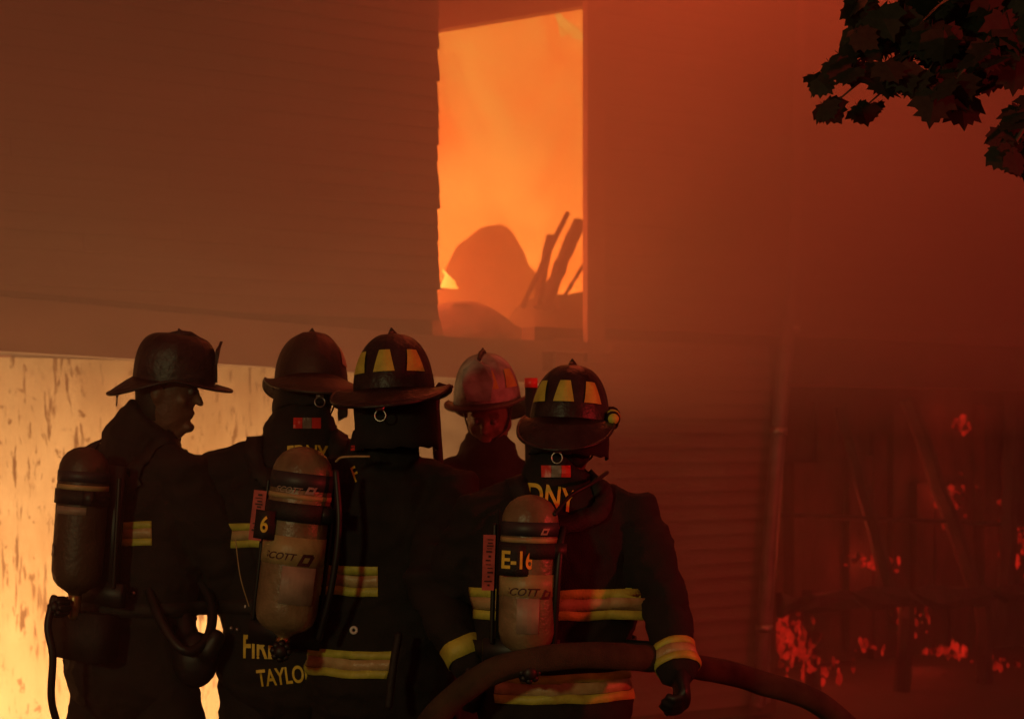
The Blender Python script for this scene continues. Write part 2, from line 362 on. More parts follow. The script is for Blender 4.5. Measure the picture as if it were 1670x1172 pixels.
# ================================================================== fire behind the window
bm = bmesh.new(); nx, nz = 60, 40; gv = []
for i in range(nx + 1):
    row = []
    for k in range(nz + 1):
        L_ = 6.3 * i / nx; zz = 1.97 + 2.61 * k / nz; s = min(-1.2 + L_, 2.95); w0 = -2.9 + max(0, L_ - 4.15)
        if L_ > 4.15: s -= .10 * noise.noise(Vector((w0 * 3, zz * 2, 5)))
        w = w0 + (.35 if L_ < 4.0 else .1) * noise.noise(Vector((s * 1.6, zz * .8, 2))) + .12 * noise.noise(Vector((s * 4, zz * 2, 8)))
        row.append(bm.verts.new(W(s, w, zz)))
    gv.append(row)
for i in range(nx):
    for k in range(nz): bm.faces.new((gv[i][k], gv[i + 1][k], gv[i + 1][k + 1], gv[i][k + 1]))
tag(build('fire', bm, M['flame_mass']), 'mass of orange fire filling the room behind the tall window', 'fire')
def flame(px, py, w, h, lean, label):
    s, zz = onwall(px, py, w); bm = bmesh.new()
    for j in range(3):
        hh = h * (1 - .25 * j); ds = (j - 1) * h * .28
        pts = [W(s + ds + lean * t * hh + .03 * math.sin(5 * t + j), w, zz + t * hh) for t in (0, .2, .4, .6, .8, 1)]
        tube(bm, pts, [h * q for q in (.10, .17, .15, .10, .05, .012)], n=9)
    me = remeshed(bm, .02, 3); o = link_mesh('flame', me, M['flame']); return tag(o, label, 'flame', 'flames inside the window')
flame(728, 470, -.35, .14, .3, 'small yellow flame at the lower left corner of the fire window')
flame(930, 60, -1.0, .20, -.4, 'pale yellow flame under the beam, top right corner of the window')
# debris seen through the window
def heap(name, pxs, w, zbase, label, m, thick=.35):
    bm = bmesh.new(); pts = [onwall(x, y, w) for x, y in pxs]
    cols = 28
    xs = [pts[0][0] + (pts[-1][0] - pts[0][0]) * i / cols for i in range(cols + 1)]
    def h(s):
        for (s0, z0), (s1, z1) in zip(pts, pts[1:]):
            if s0 <= s <= s1: return z0 + (z1 - z0) * (s - s0) / max(1e-6, s1 - s0)
        return zbase
    rows = []
    for s in xs:
        hh = max(h(s), zbase + .03); row = []
        for k in range(11):
            a = math.pi * k / 10
            row.append(bm.verts.new(W(s + .02 * noise.noise(Vector((s * 9, k, 0))), w + thick * math.cos(a), zbase + (hh - zbase) * (math.sin(a) ** .6) * (1 if 3 <= k <= 7 else .97))))
        rows.append(row)
    for a, b in zip(rows, rows[1:]):
        for k in range(10): bm.faces.new((a[k], a[k + 1], b[k + 1], b[k]))
    o = build(name, bm, m); return tag(o, label, 'debris', 'debris behind the window')
heap('debris_heap', ((722, 500), (735, 440), (755, 395), (785, 370), (820, 365), (832, 385), (838, 415), (872, 450), (900, 480), (955, 500)), -2.0, 1.94, 'tall round-topped heap of debris against the fire, left in the window', M['ash'], .25)
heap('debris_mound', ((700, 500), (730, 492), (770, 490), (800, 502), (835, 530), (880, 545)), -.42, 1.94, 'low rounded mound of debris on the sill, below the tall heap', M['ash'], .14)
heap('rubble_pile', ((838, 560), (858, 490), (890, 478), (925, 480), (975, 470), (990, 480)), -.75, 1.94, 'dark rubble pile under the leaning timbers, right in the window', M['charred'], .2)
for a, b, t, lab in (((926, 346), (852, 500), .017, 'longest thin charred pole leaning across the window fire'), ((944, 362), (888, 500), .045, 'thick charred timber leaning between two thinner poles'), ((956, 425), (910, 500), .012, 'short charred pole leaning at the right window edge'), ((897, 385), (876, 500), .030, 'stubby charred post behind the leaning poles')):
    wa = -.62 if t < .03 else -.7
    o = stick('charred_timber', a, b, (wa, wa + .12), t, M['charred'], None, d=t)
    o.location = W0; o.rotation_euler = (0, 0, YAW); tag(o, lab, 'timber', 'charred timbers leaning inside the window')
# embers in the burnt opening
bm = bmesh.new(); rnd = random.Random(3)
for (px, py, n, sx, sy, w, q0, q1) in ((1300, 1055, 110, 24, 36, -.3, .006, .022), (1335, 1090, 40, 50, 18, -.35, .006, .02), (1558, 815, 40, 9, 24, -.9, .010, .028), (1430, 915, 40, 28, 11, -.8, .010, .026), (1655, 885, 40, 6, 40, -.7, .010, .028), (1490, 1010, 34, 13, 26, -.6, .008, .024), (1545, 1062, 30, 24, 8, -.6, .008, .024), (1630, 1085, 26, 30, 18, -.6, .008, .022), (1420, 1050, 12, 12, 10, -.6, .008, .02), (1575, 690, 14, 18, 16, -1.3, .012, .03), (1470, 614, 10, 22, 8, -1.3, .010, .024)):
    for _ in range(n):
        s, zz = onwall(rnd.gauss(px, sx * .6), rnd.gauss(py, sy * .6), w); c = W(s, w + rnd.uniform(-.15, .1), max(.05, zz)); q = rnd.uniform(q0, q1)
        ret = bmesh.ops.create_icosphere(bm, subdivisions=1, radius=q); kx, kz = rnd.uniform(.5, 1.2), rnd.uniform(.6, 2.2)
        for vv in ret['verts']: vv.co = Vector((vv.co.x * kx, vv.co.y, vv.co.z * kz)) * (1 + .5 * noise.noise(vv.co * 40 + c)) + c
tag(build('embers', bm, M['ember'], None, False), 'glowing red embers scattered in the burnt opening', 'embers', None, 'stuff')

# ================================================================== smoke
def smoke_box(name, s0, s1, w0, w1, z0, z1, dens, color, label, slope=0):
    bm = bmesh.new()
    for s in (s0, s1): pass
    vs = [bm.verts.new(W(s, w, zz)) for s in (s0, s1) for w in (w0, w1) for zz in (z0 + (slope if w == w1 else 0), z1)]
    for f in ((0, 1, 3, 2), (4, 6, 7, 5), (0, 4, 5, 1), (2, 3, 7, 6), (0, 2, 6, 4), (1, 5, 7, 3)): bm.faces.new([vs[i] for i in f])
    tag(build(name, bm, smoke_mat(name, dens, color), None, False), label, 'smoke', None, 'stuff')
smoke_box('smoke', -7, 2.4, -3.25, 3.1, -.5, 7, .055, (.95, .74, .64), 'thin brown smoke drifting in front of the house')
smoke_box('smoke', -1.25, 3.25, -1.75, -.16, 1.97, 4.55, .40, (.95, .70, .5), 'orange lit smoke inside the burning room')
smoke_box('smoke', -6.5, 7.5, .10, 2.0, 1.55, 6.5, .55, (.95, .74, .64), 'thicker brown smoke hanging before the upper wall', 1.15)

rb = random.Random(21); bm = bmesh.new()
for (px, py, w, rx, rz) in ((250, 170, .9, .75, .55), (120, 60, 1.2, .6, .4), (560, 60, 1.0, .5, .45), (420, 330, 1.3, .6, .3), (1180, 330, 1.0, .6, .45), (1420, 480, 1.1, .8, .4), (1560, 330, 1.2, .6, .5), (1300, 120, 1.4, .5, .4), (1080, 620, .9, .5, .3)):
    s, zz = onwall(px, py, w); ret = bmesh.ops.create_icosphere(bm, subdivisions=4, radius=1); sd = rb.uniform(0, 50)
    for v in ret['verts']:
        d = v.co.copy(); k = 1 + .45 * noise.noise(d * 1.3 + Vector((sd, 0, 0))) + .2 * noise.noise(d * 3 + Vector((sd, 0, 0)))
        v.co = W(s + d.x * rx * k, w + d.y * .30 * k, zz + d.z * rz * k)
tag(build('smoke', bm, smoke_mat('billow', .34, (.62, .42, .32)), None), 'darker billows of smoke drifting across the upper wall', 'smoke', None, 'stuff')

# ================================================================== people
def hand_pts(wrist, d, up, curl=.5, side=1, s=1.0):
    """fingers and thumb as point chains; d = along the hand, up = back of the hand, side = thumb side"""
    d = d.normalized(); up = (up - d * up.dot(d)).normalized(); sd = d.cross(up) * side; out = []
    out.append(([wrist, wrist + d * .05 * s, wrist + d * .095 * s], [(.034 * s, .022 * s), (.044 * s, .019 * s), (.043 * s, .016 * s)], sd))
    for i, (o, L, r) in enumerate(((.031, .070, .0105), (.0105, .080, .011), (-.0105, .074, .0105), (-.031, .058, .0095))):
        b = wrist + d * .085 * s + sd * o * s; a = 0; pts = [b]; p = b
        for k in range(3):
            a += curl * (.7 if k == 0 else 1.0); dd = d * math.cos(a) - up * math.sin(a); p = p + dd * L * s * (.42, .33, .27)[k]; pts.append(p)
        out.append((pts, [r * s * q for q in (1.15, 1.08, 1, .88)], sd))
    b = wrist + d * .03 * s + sd * .03 * s; p1 = b + (sd * .6 + d * .75 - up * .25).normalized() * .035 * s; p2 = p1 + (sd * .25 + d * .9 - up * .4 * (1 + curl)).normalized() * .032 * s; p3 = p2 + (d * .85 - sd * .15 - up * .5 * (1 + curl)).normalized() * .024 * s
    out.append(([b, p1, p2, p3], [.0155 * s, .013 * s, .012 * s, .0105 * s], up))
    return out
def text_mesh(txt, size, bold=.012, shear=0, spacing=1.0):
    c = bpy.data.curves.new('t', 'FONT'); c.body = txt; c.size = size; c.offset = bold * size; c.shear = shear; c.space_character = spacing; c.align_x = 'CENTER'; c.align_y = 'CENTER'
    o = bpy.data.objects.new('t', c); COL.objects.link(o); dg = bpy.context.evaluated_depsgraph_get(); me = bpy.data.meshes.new_from_object(o.evaluated_get(dg))
    bpy.data.objects.remove(o); return me
def project(me, origin, ex, ez, dirn, bvh, off, name, m, parent, arc=0.0):
    """lay flat print (x, y) onto a surface: cast along dirn, stand it off by off"""
    bm = bmesh.new(); bm.from_mesh(me); bmesh.ops.triangulate(bm, faces=bm.faces[:])
    bmesh.ops.subdivide_edges(bm, edges=[e for e in bm.edges if e.calc_length() > .03], cuts=2); bm.normal_update()
    for v in bm.verts:
        x, y = v.co.x, v.co.y
        p = origin + ex * x + ez * (y - arc * x * x)
        h = bvh.ray_cast(p - dirn * .6, dirn)
        v.co = (h[0] if h[0] is not None else p) - dirn * off
    o = build(name, bm, m, None, False)
    return adopt(o, parent)
def rect_mesh(w, h, slant=0):
    me = bpy.data.meshes.new('r'); n = 8; vs = []; fs = []
    for i in range(n + 1):
        for k in (0, 1): vs.append((-w / 2 + w * i / n + slant * (k - .5), -h / 2 + h * k, 0))
    for i in range(n): fs.append((2 * i, 2 * i + 2, 2 * i + 3, 2 * i + 1))
    me.from_pydata(vs, [], fs); return me
def wrap(bvh, c, ax, x, y, a0, a1, h0, h1, off, n, name, mats, parent, rows=((0, 1, 0),), wob=0.0, reach=1.0, th=.002):
    """a strip round a surface: rays toward the axis through c; rows = (from, to, material) shares of its height"""
    bm = bmesh.new()
    for (f0, f1, mi) in rows:
        prev = None
        for i in range(n + 1):
            a = a0 + (a1 - a0) * i / n; d = x * math.cos(a) + y * math.sin(a); cols = []
            ok = True
            for f in (f0, (f0 + f1) / 2, f1):
                p = c + ax * (h0 + (h1 - h0) * f + wob * noise.noise(Vector((a * 2.2, f0, c.x))))
                h = bvh.ray_cast(p + d * reach, -d)
                if h[0] is None: ok = False; break
                cols.append(h[0] + d * off)
            if not ok: prev = None; continue
            vs = [bm.verts.new(q) for q in cols]
            if prev:
                for k in (0, 1): bm.faces.new((prev[k], vs[k], vs[k + 1], prev[k + 1])).material_index = mi
            prev = vs
    o = build(name, bm, mats, None)
    s = o.modifiers.new('s', 'SOLIDIFY'); s.thickness = th; s.offset = 0
    return adopt(o, parent)
def ribbon(bvh, pts, width, off, name, m, parent, th=.006):
    pp = smooth_path(pts, 8); bm = bmesh.new(); prev = None; q = []
    for p in pp:
        h = bvh.find_nearest(p); q.append((h[0], h[1]))
    for i, (c, nn) in enumerate(q):
        t = (q[min(i + 1, len(q) - 1)][0] - q[max(i - 1, 0)][0]); sd = t.cross(nn)
        if sd.length < 1e-6: continue
        sd.normalize(); vs = [bm.verts.new(c + nn * off + sd * width * a) for a in (-.5, 0, .5)]
        if prev:
            for k in (0, 1): bm.faces.new((prev[k], vs[k], vs[k + 1], prev[k + 1]))
        prev = vs
    o = build(name, bm, m, None); sm = o.modifiers.new('s', 'SOLIDIFY'); sm.thickness = th; sm.offset = 0
    return adopt(o, parent)
TRIM = ((0, .30, 0), (.30, .70, 1), (.70, 1, 0))
# ------------------------------------------------------------------ helmet
def helmet(person, pos, yaw, pitch, roll, shell, s=1.0, patches=(), shield=True, bare_label=None, patch_mat=None, flap=True, brim_mat=None, finial=True, rear=.075, sq=.78, droop=.085, side=.022, flap_len=.165, strap=True, zq=1.06):
    """pos = middle of the brim plane; local +y is the front"""
    X = Matrix.Translation(pos) @ Matrix.Rotation(yaw, 4, 'Z') @ Matrix.Rotation(pitch, 4, 'X') @ Matrix.Rotation(roll, 4, 'Y') @ Matrix.Scale(s, 4)
    A, B, H = .119, .148, .172
    def S(th, f, off=0.0):                             # th from +y (front) clockwise towards +x; f 0 at the brim to 1 on top
        ph = f * math.pi / 2; rr = math.cos(ph) ** sq; rib = .004 * max(0, math.cos(th * 8)) ** 6 * math.sin(min(1, f * 1.6) * math.pi / 2)
        return Vector(((A * rr + rib + off) * math.sin(th), (B * rr + rib + off) * math.cos(th), H * math.sin(ph) ** zq + off * f))
    bm = bmesh.new(); n = 64; rings = []
    for k in range(15):
        f = k / 15; rings.append([bm.verts.new(X @ S(2 * math.pi * i / n, f)) for i in range(n)])
    top = bm.verts.new(X @ Vector((0, 0, H + .002)))
    for a, b in zip(rings, rings[1:]):
        for i in range(n): bm.faces.new((a[i], a[(i + 1) % n], b[(i + 1) % n], b[i]))
    for i in range(n): bm.faces.new((rings[-1][i], rings[-1][(i + 1) % n], top))
    hel = adopt(build('helmet', bm, shell), person)
    if bare_label: hel['label'] = bare_label
    # brim
    bm = bmesh.new(); loops = []
    for i in range(n):
        th = 2 * math.pi * i / n; fr = max(0, math.cos(th)); re = max(0, -math.cos(th)); sd = abs(math.sin(th))
        wd = side + (.060 - side) * fr ** 1.5 + rear * re ** 1.6; row = []
        for q in (0, .35, .7, 1):
            o = Vector((math.sin(th), math.cos(th), 0)); base = Vector((A * math.sin(th), B * math.cos(th), 0))
            zz = -(.012 * fr + droop * re ** 1.4) * q ** 1.1 + .012 * sd ** 4 * q + .002 * noise.noise(Vector((th * 2, yaw, q)))
            row.append(base + o * wd * q + Vector((0, 0, zz)))
        loops.append(row)
    up = [[bm.verts.new(X @ (p + Vector((0, 0, .004)))) for p in r] for r in loops]; dn = [[bm.verts.new(X @ (p - Vector((0, 0, .004)))) for p in r] for r in loops]
    for i in range(n):
        j = (i + 1) % n
        for q in range(3):
            bm.faces.new((up[i][q], up[j][q], up[j][q + 1], up[i][q + 1])); bm.faces.new((dn[i][q], dn[i][q + 1], dn[j][q + 1], dn[j][q]))
        bm.faces.new((up[i][3], up[j][3], dn[j][3], dn[i][3])); bm.faces.new((up[i][0], dn[i][0], dn[j][0], up[j][0]))
    adopt(build('brim', bm, brim_mat or shell), hel)
    # rolled edge of the brim
    bm = bmesh.new(); pts = [X @ r[3] for r in loops]; pts.append(pts[0]); tube(bm, pts, [.0055 * s] * len(pts), Vector((0, 0, 1)), 6, cap=False)
    adopt(build('brim_edge', bm, brim_mat or shell), hel)
    if finial:
        bm = bmesh.new(); tube(bm, [X @ Vector((0, -.03, H - .003)), X @ Vector((0, 0, H + .003)), X @ Vector((0, .04, H + .003)), X @ Vector((0, .085, H - .016))], [.006, .010, .010, .007], n=8)
        tube(bm, [X @ Vector((0, .005, H)), X @ Vector((0, .0, H + .010)), X @ Vector((0, -.003, H + .016))], [.014, .009, .004], n=8)
        adopt(build('crest', bm, M['leather']), hel)
    if shield:
        bm = bmesh.new(); vs = []
        for (x, z) in ((-.042, .01), (-.055, .07), (-.048, .115), (-.022, .128), (0, .147), (.022, .128), (.048, .115), (.055, .07), (.042, .01)):
            vs.append((x, z))
        fr_ = [bm.verts.new(X @ Vector((x, B + .018 - .30 * abs(x) - .06 * z, z * 1.08 + .004))) for x, z in vs]; bk = [bm.verts.new(v.co - (X.to_3x3() @ Vector((0, .010, 0)))) for v in fr_]
        bm.faces.new(fr_); bm.faces.new(bk[::-1])
        for i in range(len(fr_)): bm.faces.new((fr_[i], bk[i], bk[(i + 1) % len(bk)], fr_[(i + 1) % len(fr_)]))
        adopt(build('front_shield', bm, M['leather'] if shell is not M['white_helmet'] else M['white_helmet'], None, False), hel)
    for pa in patches:
        bm = bmesh.new(); g_ = []
        for k in range(4):
            f = .20 + .27 * k / 3; hw = R(15.5) * (1 - .40 * k / 3)
            g_.append([bm.verts.new(X @ S(R(180 + pa) + hw * (i / 2 - 1), f, .0035)) for i in range(5)])
        for a, b in zip(g_, g_[1:]):
            for i in range(4): bm.faces.new((a[i], a[i + 1], b[i + 1], b[i]))
        adopt(build('reflective_patch', bm, patch_mat or M['lime']), hel)
    # D-ring under the back of the brim
    bm = bmesh.new(); c = Vector((0, -B - rear + .006, -droop - .022)); pts = [X @ (c + Vector((.016 * math.cos(t), 0, .016 * math.sin(t)))) for t in [2 * math.pi * i / 16 for i in range(17)]]
    tube(bm, pts, [.0022] * 17, Vector((0, 1, 0)), 6, cap=False); box(bm, -.012, .012, -.004, .004, -.006, .008, X @ Matrix.Translation(c + Vector((0, 0, .02))))
    adopt(build('hanger_ring', bm, M['metal']), hel)
    # chin straps down both sides of the jaw
    bm = bmesh.new()
    for sx in (-1, 1):
        tube(bm, [X @ Vector((sx * .090, .01, -.01)), X @ Vector((sx * .080, .02, -.06)), X @ Vector((sx * .066, .045, -.10)), X @ Vector((sx * .03, .085, -.128))], [(.010, .003)] * 4, Vector((0, 1, 0)), 8)
    if strap: adopt(build('chin_strap', bm, M['strap']), hel)
    else: bm.free()
    if flap:
        bm = bmesh.new(); rows = []
        for k in range(7):
            row = []
            for i in range(27):
                th = R(180) + R(120) * (i / 13 - 1); q = k / 6
                rr = 1.0 + .05 * q + .05 * noise.noise(Vector((i * .35, k * .4, yaw * 3)))
                row.append(bm.verts.new(X @ Vector((A * .98 * rr * math.sin(th), B * .98 * rr * math.cos(th), -.005 - (flap_len + .012 * noise.noise(Vector((i * .5, 2, yaw)))) * q))))
            rows.append(row)
        for a, b in zip(rows, rows[1:]):
            for i in range(26): bm.faces.new((a[i], a[i + 1], b[i + 1], b[i]))
        o = build('neck_flap', bm, M['coat'], None); sm = o.modifiers.new('s', 'SOLIDIFY'); sm.thickness = .006; adopt(o, hel)
    return hel, X
# ------------------------------------------------------------------ figure
def figure(label, x, Y, height, yaw, head_px=None, head_yaw=None, head_pitch=0, arms=None, lean=(0, 0), coat=None, broad=1.0, stance=.13, seed=0, collar=True):
    """standing person in turnout gear. yaw 0 looks away from the camera, positive turns left (counter-clockwise).
    arms: {side: (elbow, wrist)} in the person's own axes (x right, y front, z up)"""
    k = height / 1.80; coat = coat or M['coat']
    root_loc = Vector((x, Y, 0)); T = Matrix.Translation(root_loc) @ Matrix.Rotation(yaw, 4, 'Z')
    def L(a, b, c): return T @ Vector((a + lean[0] * max(0, c - .9) / .6, b + lean[1] * max(0, c - .9) / .6, c))
    def LK(a, b, c): return L(a * k, b * k, c * k)
    ex = T.to_3x3() @ Vector((1, 0, 0)); ey = T.to_3x3() @ Vector((0, 1, 0)); ez = Vector((0, 0, 1))
    hy = yaw if head_yaw is None else head_yaw
    hc = LK(0, .035, 1.665) if head_px is None else Vector(head_px)
    HM = Matrix.Translation(hc) @ Matrix.Rotation(hy, 4, 'Z') @ Matrix.Rotation(head_pitch, 4, 'X') @ Matrix.Scale(k, 4)
    sh = {s: LK(s * .193 * broad, -.005, 1.405) for s in (-1, 1)}
    hip = {s: LK(s * .095, 0, .93) for s in (-1, 1)}; kn = {s: LK(s * (stance), .03, .50) for s in (-1, 1)}; an = {s: LK(s * (stance + .01), -.02, .09) for s in (-1, 1)}
    el, wr = {}, {}
    for s in (-1, 1):
        a = (arms or {}).get(s) or ((s * .31, .02, 1.13), (s * .30, .17, .90))
        el[s], wr[s] = (T @ Vector(a[0]) if not isinstance(a[0], Vector) else a[0]), (T @ Vector(a[1]) if not isinstance(a[1], Vector) else a[1])
    # body: one skin from head to feet
    bm = bmesh.new()
    hr = [(-.118, .052, .030, .036), (-.10, .036, .052, .064), (-.06, .018, .064, .084), (-.02, .004, .071, .096), (.02, 0, .075, .099), (.06, -.004, .075, .097), (.095, -.006, .062, .080), (.118, -.006, .036, .05)]
    tube(bm, [HM @ Vector((0, q[1], q[0])) for q in hr], [(q[2] * k, q[3] * k) for q in hr], HM.to_3x3() @ Vector((1, 0, 0)), 24)
    tube(bm, [HM @ Vector((0, .090, .028)), HM @ Vector((0, .105, .005)), HM @ Vector((0, .118, -.016))], [(.009 * k, .010 * k), (.011 * k, .011 * k), (.017 * k, .012 * k)], HM.to_3x3() @ Vector((1, 0, 0)), 10)
    for c, r in (((0, .092, -.098), (.026, .020, .018)), ((0, .093, -.050), (.026, .012, .007)), ((0, .091, -.062), (.023, .012, .007)), ((.030, .086, .040), (.030, .012, .008)), ((-.030, .086, .040), (.030, .012, .008)), ((.042, .070, -.015), (.022, .018, .016)), ((-.042, .070, -.015), (.022, .018, .016)), ((.076, -.012, -.005), (.008, .018, .030)), ((-.076, -.012, -.005), (.008, .018, .030))):
        ellipsoid(bm, HM @ Vector(c), [q * k for q in r], HM.to_3x3().normalized())
    tube(bm, [LK(0, -.01, 1.42), LK(0, .0, 1.50), hc + (HM.to_3x3() @ Vector((0, -.015, -.06)))], [.066 * k, .058 * k, .056 * k], n=16)
    tube(bm, [LK(0, 0, .90), LK(0, 0, 1.05), LK(0, .005, 1.25), LK(0, 0, 1.38), LK(0, -.01, 1.45)], [(.155 * k, .11 * k), (.145 * k, .105 * k), (.165 * k, .12 * k), (.16 * k, .10 * k), (.10 * k, .07 * k)], ex, 20)
    for s in (-1, 1):
        tube(bm, [LK(s * .08, 0, 1.42), sh[s], sh[s].lerp(el[s], .5), el[s], el[s].lerp(wr[s], .4), wr[s]], [q * k for q in (.05, .056, .048, .041, .039, .027)], n=12)
        d = (wr[s] - el[s]).normalized(); upv = (ex * s - ey * .2)
        for pts, rad, hint in hand_pts(wr[s], d, upv, .45, -s, .92 * k): tube(bm, pts, rad, hint, 8)
        tube(bm, [hip[s], hip[s].lerp(kn[s], .5), kn[s], kn[s].lerp(an[s], .4), an[s]], [q * k for q in (.085, .072, .054, .054, .036)], n=14)
        tube(bm, [an[s] + ez * .0 - ey * .05, an[s] + ey * .05 - ez * .03, an[s] + ey * .15 - ez * .055], [(.034 * k, .045 * k), (.040 * k, .04 * k), (.038 * k, .022 * k)], ex, 10)
    body = link_mesh('person', remeshed(bm, .0085, 2), M['skin'])
    tag(body, label, 'person', 'firefighters standing in front of the burning house')
    root = body
    # eyes
    for sx in (-1, 1):
        bm = bmesh.new(); ellipsoid(bm, HM @ Vector((sx * .031, .087, .018)), [.012 * k] * 3, None, 10, 8); adopt(build('eye', bm, M['eye']), root)
    # hair at the back and sides under the helmet
    bm = bmesh.new(); tube(bm, [HM @ Vector((0, -.022, -.06)), HM @ Vector((0, -.018, 0)), HM @ Vector((0, -.012, .06)), HM @ Vector((0, -.008, .11))], [(.064 * k, .070 * k), (.078 * k, .086 * k), (.080 * k, .092 * k), (.06 * k, .075 * k)], HM.to_3x3() @ Vector((1, 0, 0)), 20)
    adopt(build('hair', bm, M['hair']), root)
    # coat: torso, sleeves and collar in one skin, with folds
    bm = bmesh.new(); b = broad
    tube(bm, [LK(0, .0, .78), LK(0, .0, .90), LK(0, .0, 1.05), LK(0, -.002, 1.18), LK(0, -.008, 1.31), LK(0, -.012, 1.40), LK(0, -.008, 1.475), LK(0, .0, 1.51)],
         [(.252 * k, .190 * k), (.238 * k, .176 * k), (.212 * k * b, .155 * k), (.222 * k * b, .163 * k), (.222 * k * b, .165 * k), (.178 * k * b, .140 * k), (.118 * k, .108 * k), (.095 * k, .092 * k)], ex, 28)
    for s in (-1, 1):
        a, m_, e, w_ = sh[s], sh[s].lerp(el[s], .5), el[s], wr[s]
        tube(bm, [LK(s * .05, -.012, 1.455), LK(s * .05, -.012, 1.455).lerp(a, .55), a, m_, e, e.lerp(w_, .45), e.lerp(w_, .97)], [.062 * k, .080 * k, .094 * k, .088 * k, .080 * k, .074 * k, .064 * k], n=18)
    tube(bm, [LK(0, -.012, 1.44), LK(0, -.010, 1.52), hc + (HM.to_3x3() @ Vector((0, -.02, -.085)))], [(.125 * k, .115 * k), (.108 * k, .106 * k), (.103 * k, .106 * k)], ex, 20, round_ends=False)
    joints = [el[s] for s in (-1, 1)] + [sh[s] for s in (-1, 1)]
    def folds(p):
        q = Vector((p.x + seed * 3.1, p.y, p.z)); v = 0
        for j in joints:
            dd = (p - j).length
            if dd < .16: v += .008 * (1 - dd / .16) * math.sin((p - j).dot(ez) * 75 + 3 * noise.noise(q * 7))
        r1 = 1 - abs(noise.noise(Vector((q.x * 5, q.y * 5, q.z * 8)))) * 2.2; r2 = 1 - abs(noise.noise(Vector((q.x * 11 + 3, q.y * 11, q.z * 17)))) * 2.2
        return v + .013 * noise.noise(q * 4.2) + .009 * max(0, r1) ** 2 + .0055 * max(0, r2) ** 2 + .003 * noise.noise(q * 26) - .004
    cm = remeshed(bm, .0125, 5, folds); bv = bvh_of(cm); co = adopt(link_mesh('coat', cm, coat), root)
    # trousers and boots
    bm = bmesh.new()
    tube(bm, [LK(0, 0, .80), LK(0, 0, .93)], [(.19 * k, .145 * k), (.19 * k, .14 * k)], ex, 20)
    for s in (-1, 1): tube(bm, [hip[s] - ez * .02, hip[s].lerp(kn[s], .5), kn[s], kn[s].lerp(an[s], .5), an[s] + ez * .05], [q * k for q in (.118, .112, .100, .098, .092)], n=18)
    adopt(link_mesh('trousers', remeshed(bm, .016, 4, folds), coat), root)
    for s in (-1, 1):
        bm = bmesh.new(); tube(bm, [an[s] + ez * .14, an[s], an[s] - ez * .02], [.062 * k, .058 * k, .058 * k], n=14); z0 = -an[s].z
        tube(bm, [an[s] + Vector((0, 0, z0 + .045)) - ey * .05, an[s] + Vector((0, 0, z0 + .045)) + ey * .10, an[s] + Vector((0, 0, z0 + .04)) + ey * .19], [(.048 * k, .043), (.052 * k, .043), (.046 * k, .036)], ex, 14)
        adopt(link_mesh('boot', remeshed(bm, .012, 3), M['rubber']), root)
        bm = bmesh.new(); d = (wr[s] - el[s]).normalized(); upv = (ex * s - ey * .2)
        for pts, rad, hint in hand_pts(wr[s], d, upv, .85, -s, 1.08 * k): tube(bm, pts, [tuple(q * 1.28 for q in r) if isinstance(r, tuple) else r * 1.28 for r in rad], hint, 10)
        tube(bm, [wr[s] - d * .05, wr[s] + d * .02], [.046 * k, .040 * k], n=14)
        adopt(link_mesh('glove', remeshed(bm, .0065, 2), M['rubber']), root)
    # trim: bands round the chest, hem and cuffs
    up_ax = (LK(0, 0, 1.3) - LK(0, 0, .9)).normalized()
    F = dict(root=root, coat=co, bvh=bv, T=T, L=L, LK=LK, ex=ex, ey=ey, ez=ez, up=up_ax, k=k, hc=hc, HM=HM, hy=hy, sh=sh, el=el, wr=wr)
    return F
def band(F, z, h, a0, a1, n=40, mats=None, rows=TRIM, tilt=0):
    c = F['LK'](0, 0, z); x, y = F['ex'], F['ey']; ax = (F['ez'] + x * tilt).normalized()
    # angle 0 = right side, 90 = front, -90 = back
    return wrap(F['bvh'], c, ax, x, y, R(a0), R(a1), -h / 2, h / 2, .004, n, 'reflective_trim', mats or [M['lime'], M['silver']], F['coat'], rows, .006, .30)
def cuff(F, s, t=.88, h=.05, mats=None, rows=TRIM):
    e, w = F['el'][s], F['wr'][s]; d = (w - e).normalized(); x, y = frame_of(d, F['ex'])
    return wrap(F['bvh'], e.lerp(w, t), d, x, y, 0, 2 * math.pi, -h / 2, h / 2, .004, 26, 'cuff_trim', mats or [M['lime'], M['silver']], F['coat'], rows, .002, .14)
def narrow(me, k):
    for v in me.vertices: v.co.x *= k
    return me
def coat_print(F, me, lx, lz, name, m, tilt=0, arc=0.0, dirn=None, off=.004):
    d = (dirn or F['ey']); ex = d.cross(F['ez']).normalized(); ezz = F['ez']
    if tilt: ex, ezz = ex * math.cos(tilt) + ezz * math.sin(tilt), ezz * math.cos(tilt) - ex * math.sin(tilt)
    return project(me, lx, ex, ezz, d, F['bvh'], off, name, m, F['coat'], arc)

# ---- 1: left, in profile looking right
X1, Y1 = P(214, 0, 6.35).x, 6.35
f1 = figure('person in dark turnout coat seen in profile, facing right under a black wide-brimmed helmet', X1, Y1, 1.80, R(-36), head_px=P(271, 640, 6.35), head_yaw=R(-95), head_pitch=R(-10),
            arms={-1: ((-.31, .10, 1.12), (-.22, .32, 1.00)), 1: ((.33, .10, 1.12), (.24, .30, .86))}, coat=M['coat_b'], seed=1, broad=1.16, stance=.19, lean=(0, .03))
helmet(f1['root'], P(284, 622, 6.35), R(-80), R(-6), R(6), M['leather'], .90, patches=(), flap=False, sq=.46, zq=.86, droop=.07, strap=False, side=.03, bare_label='black traditional helmet with tall front shield, seen from the side', rear=.052)
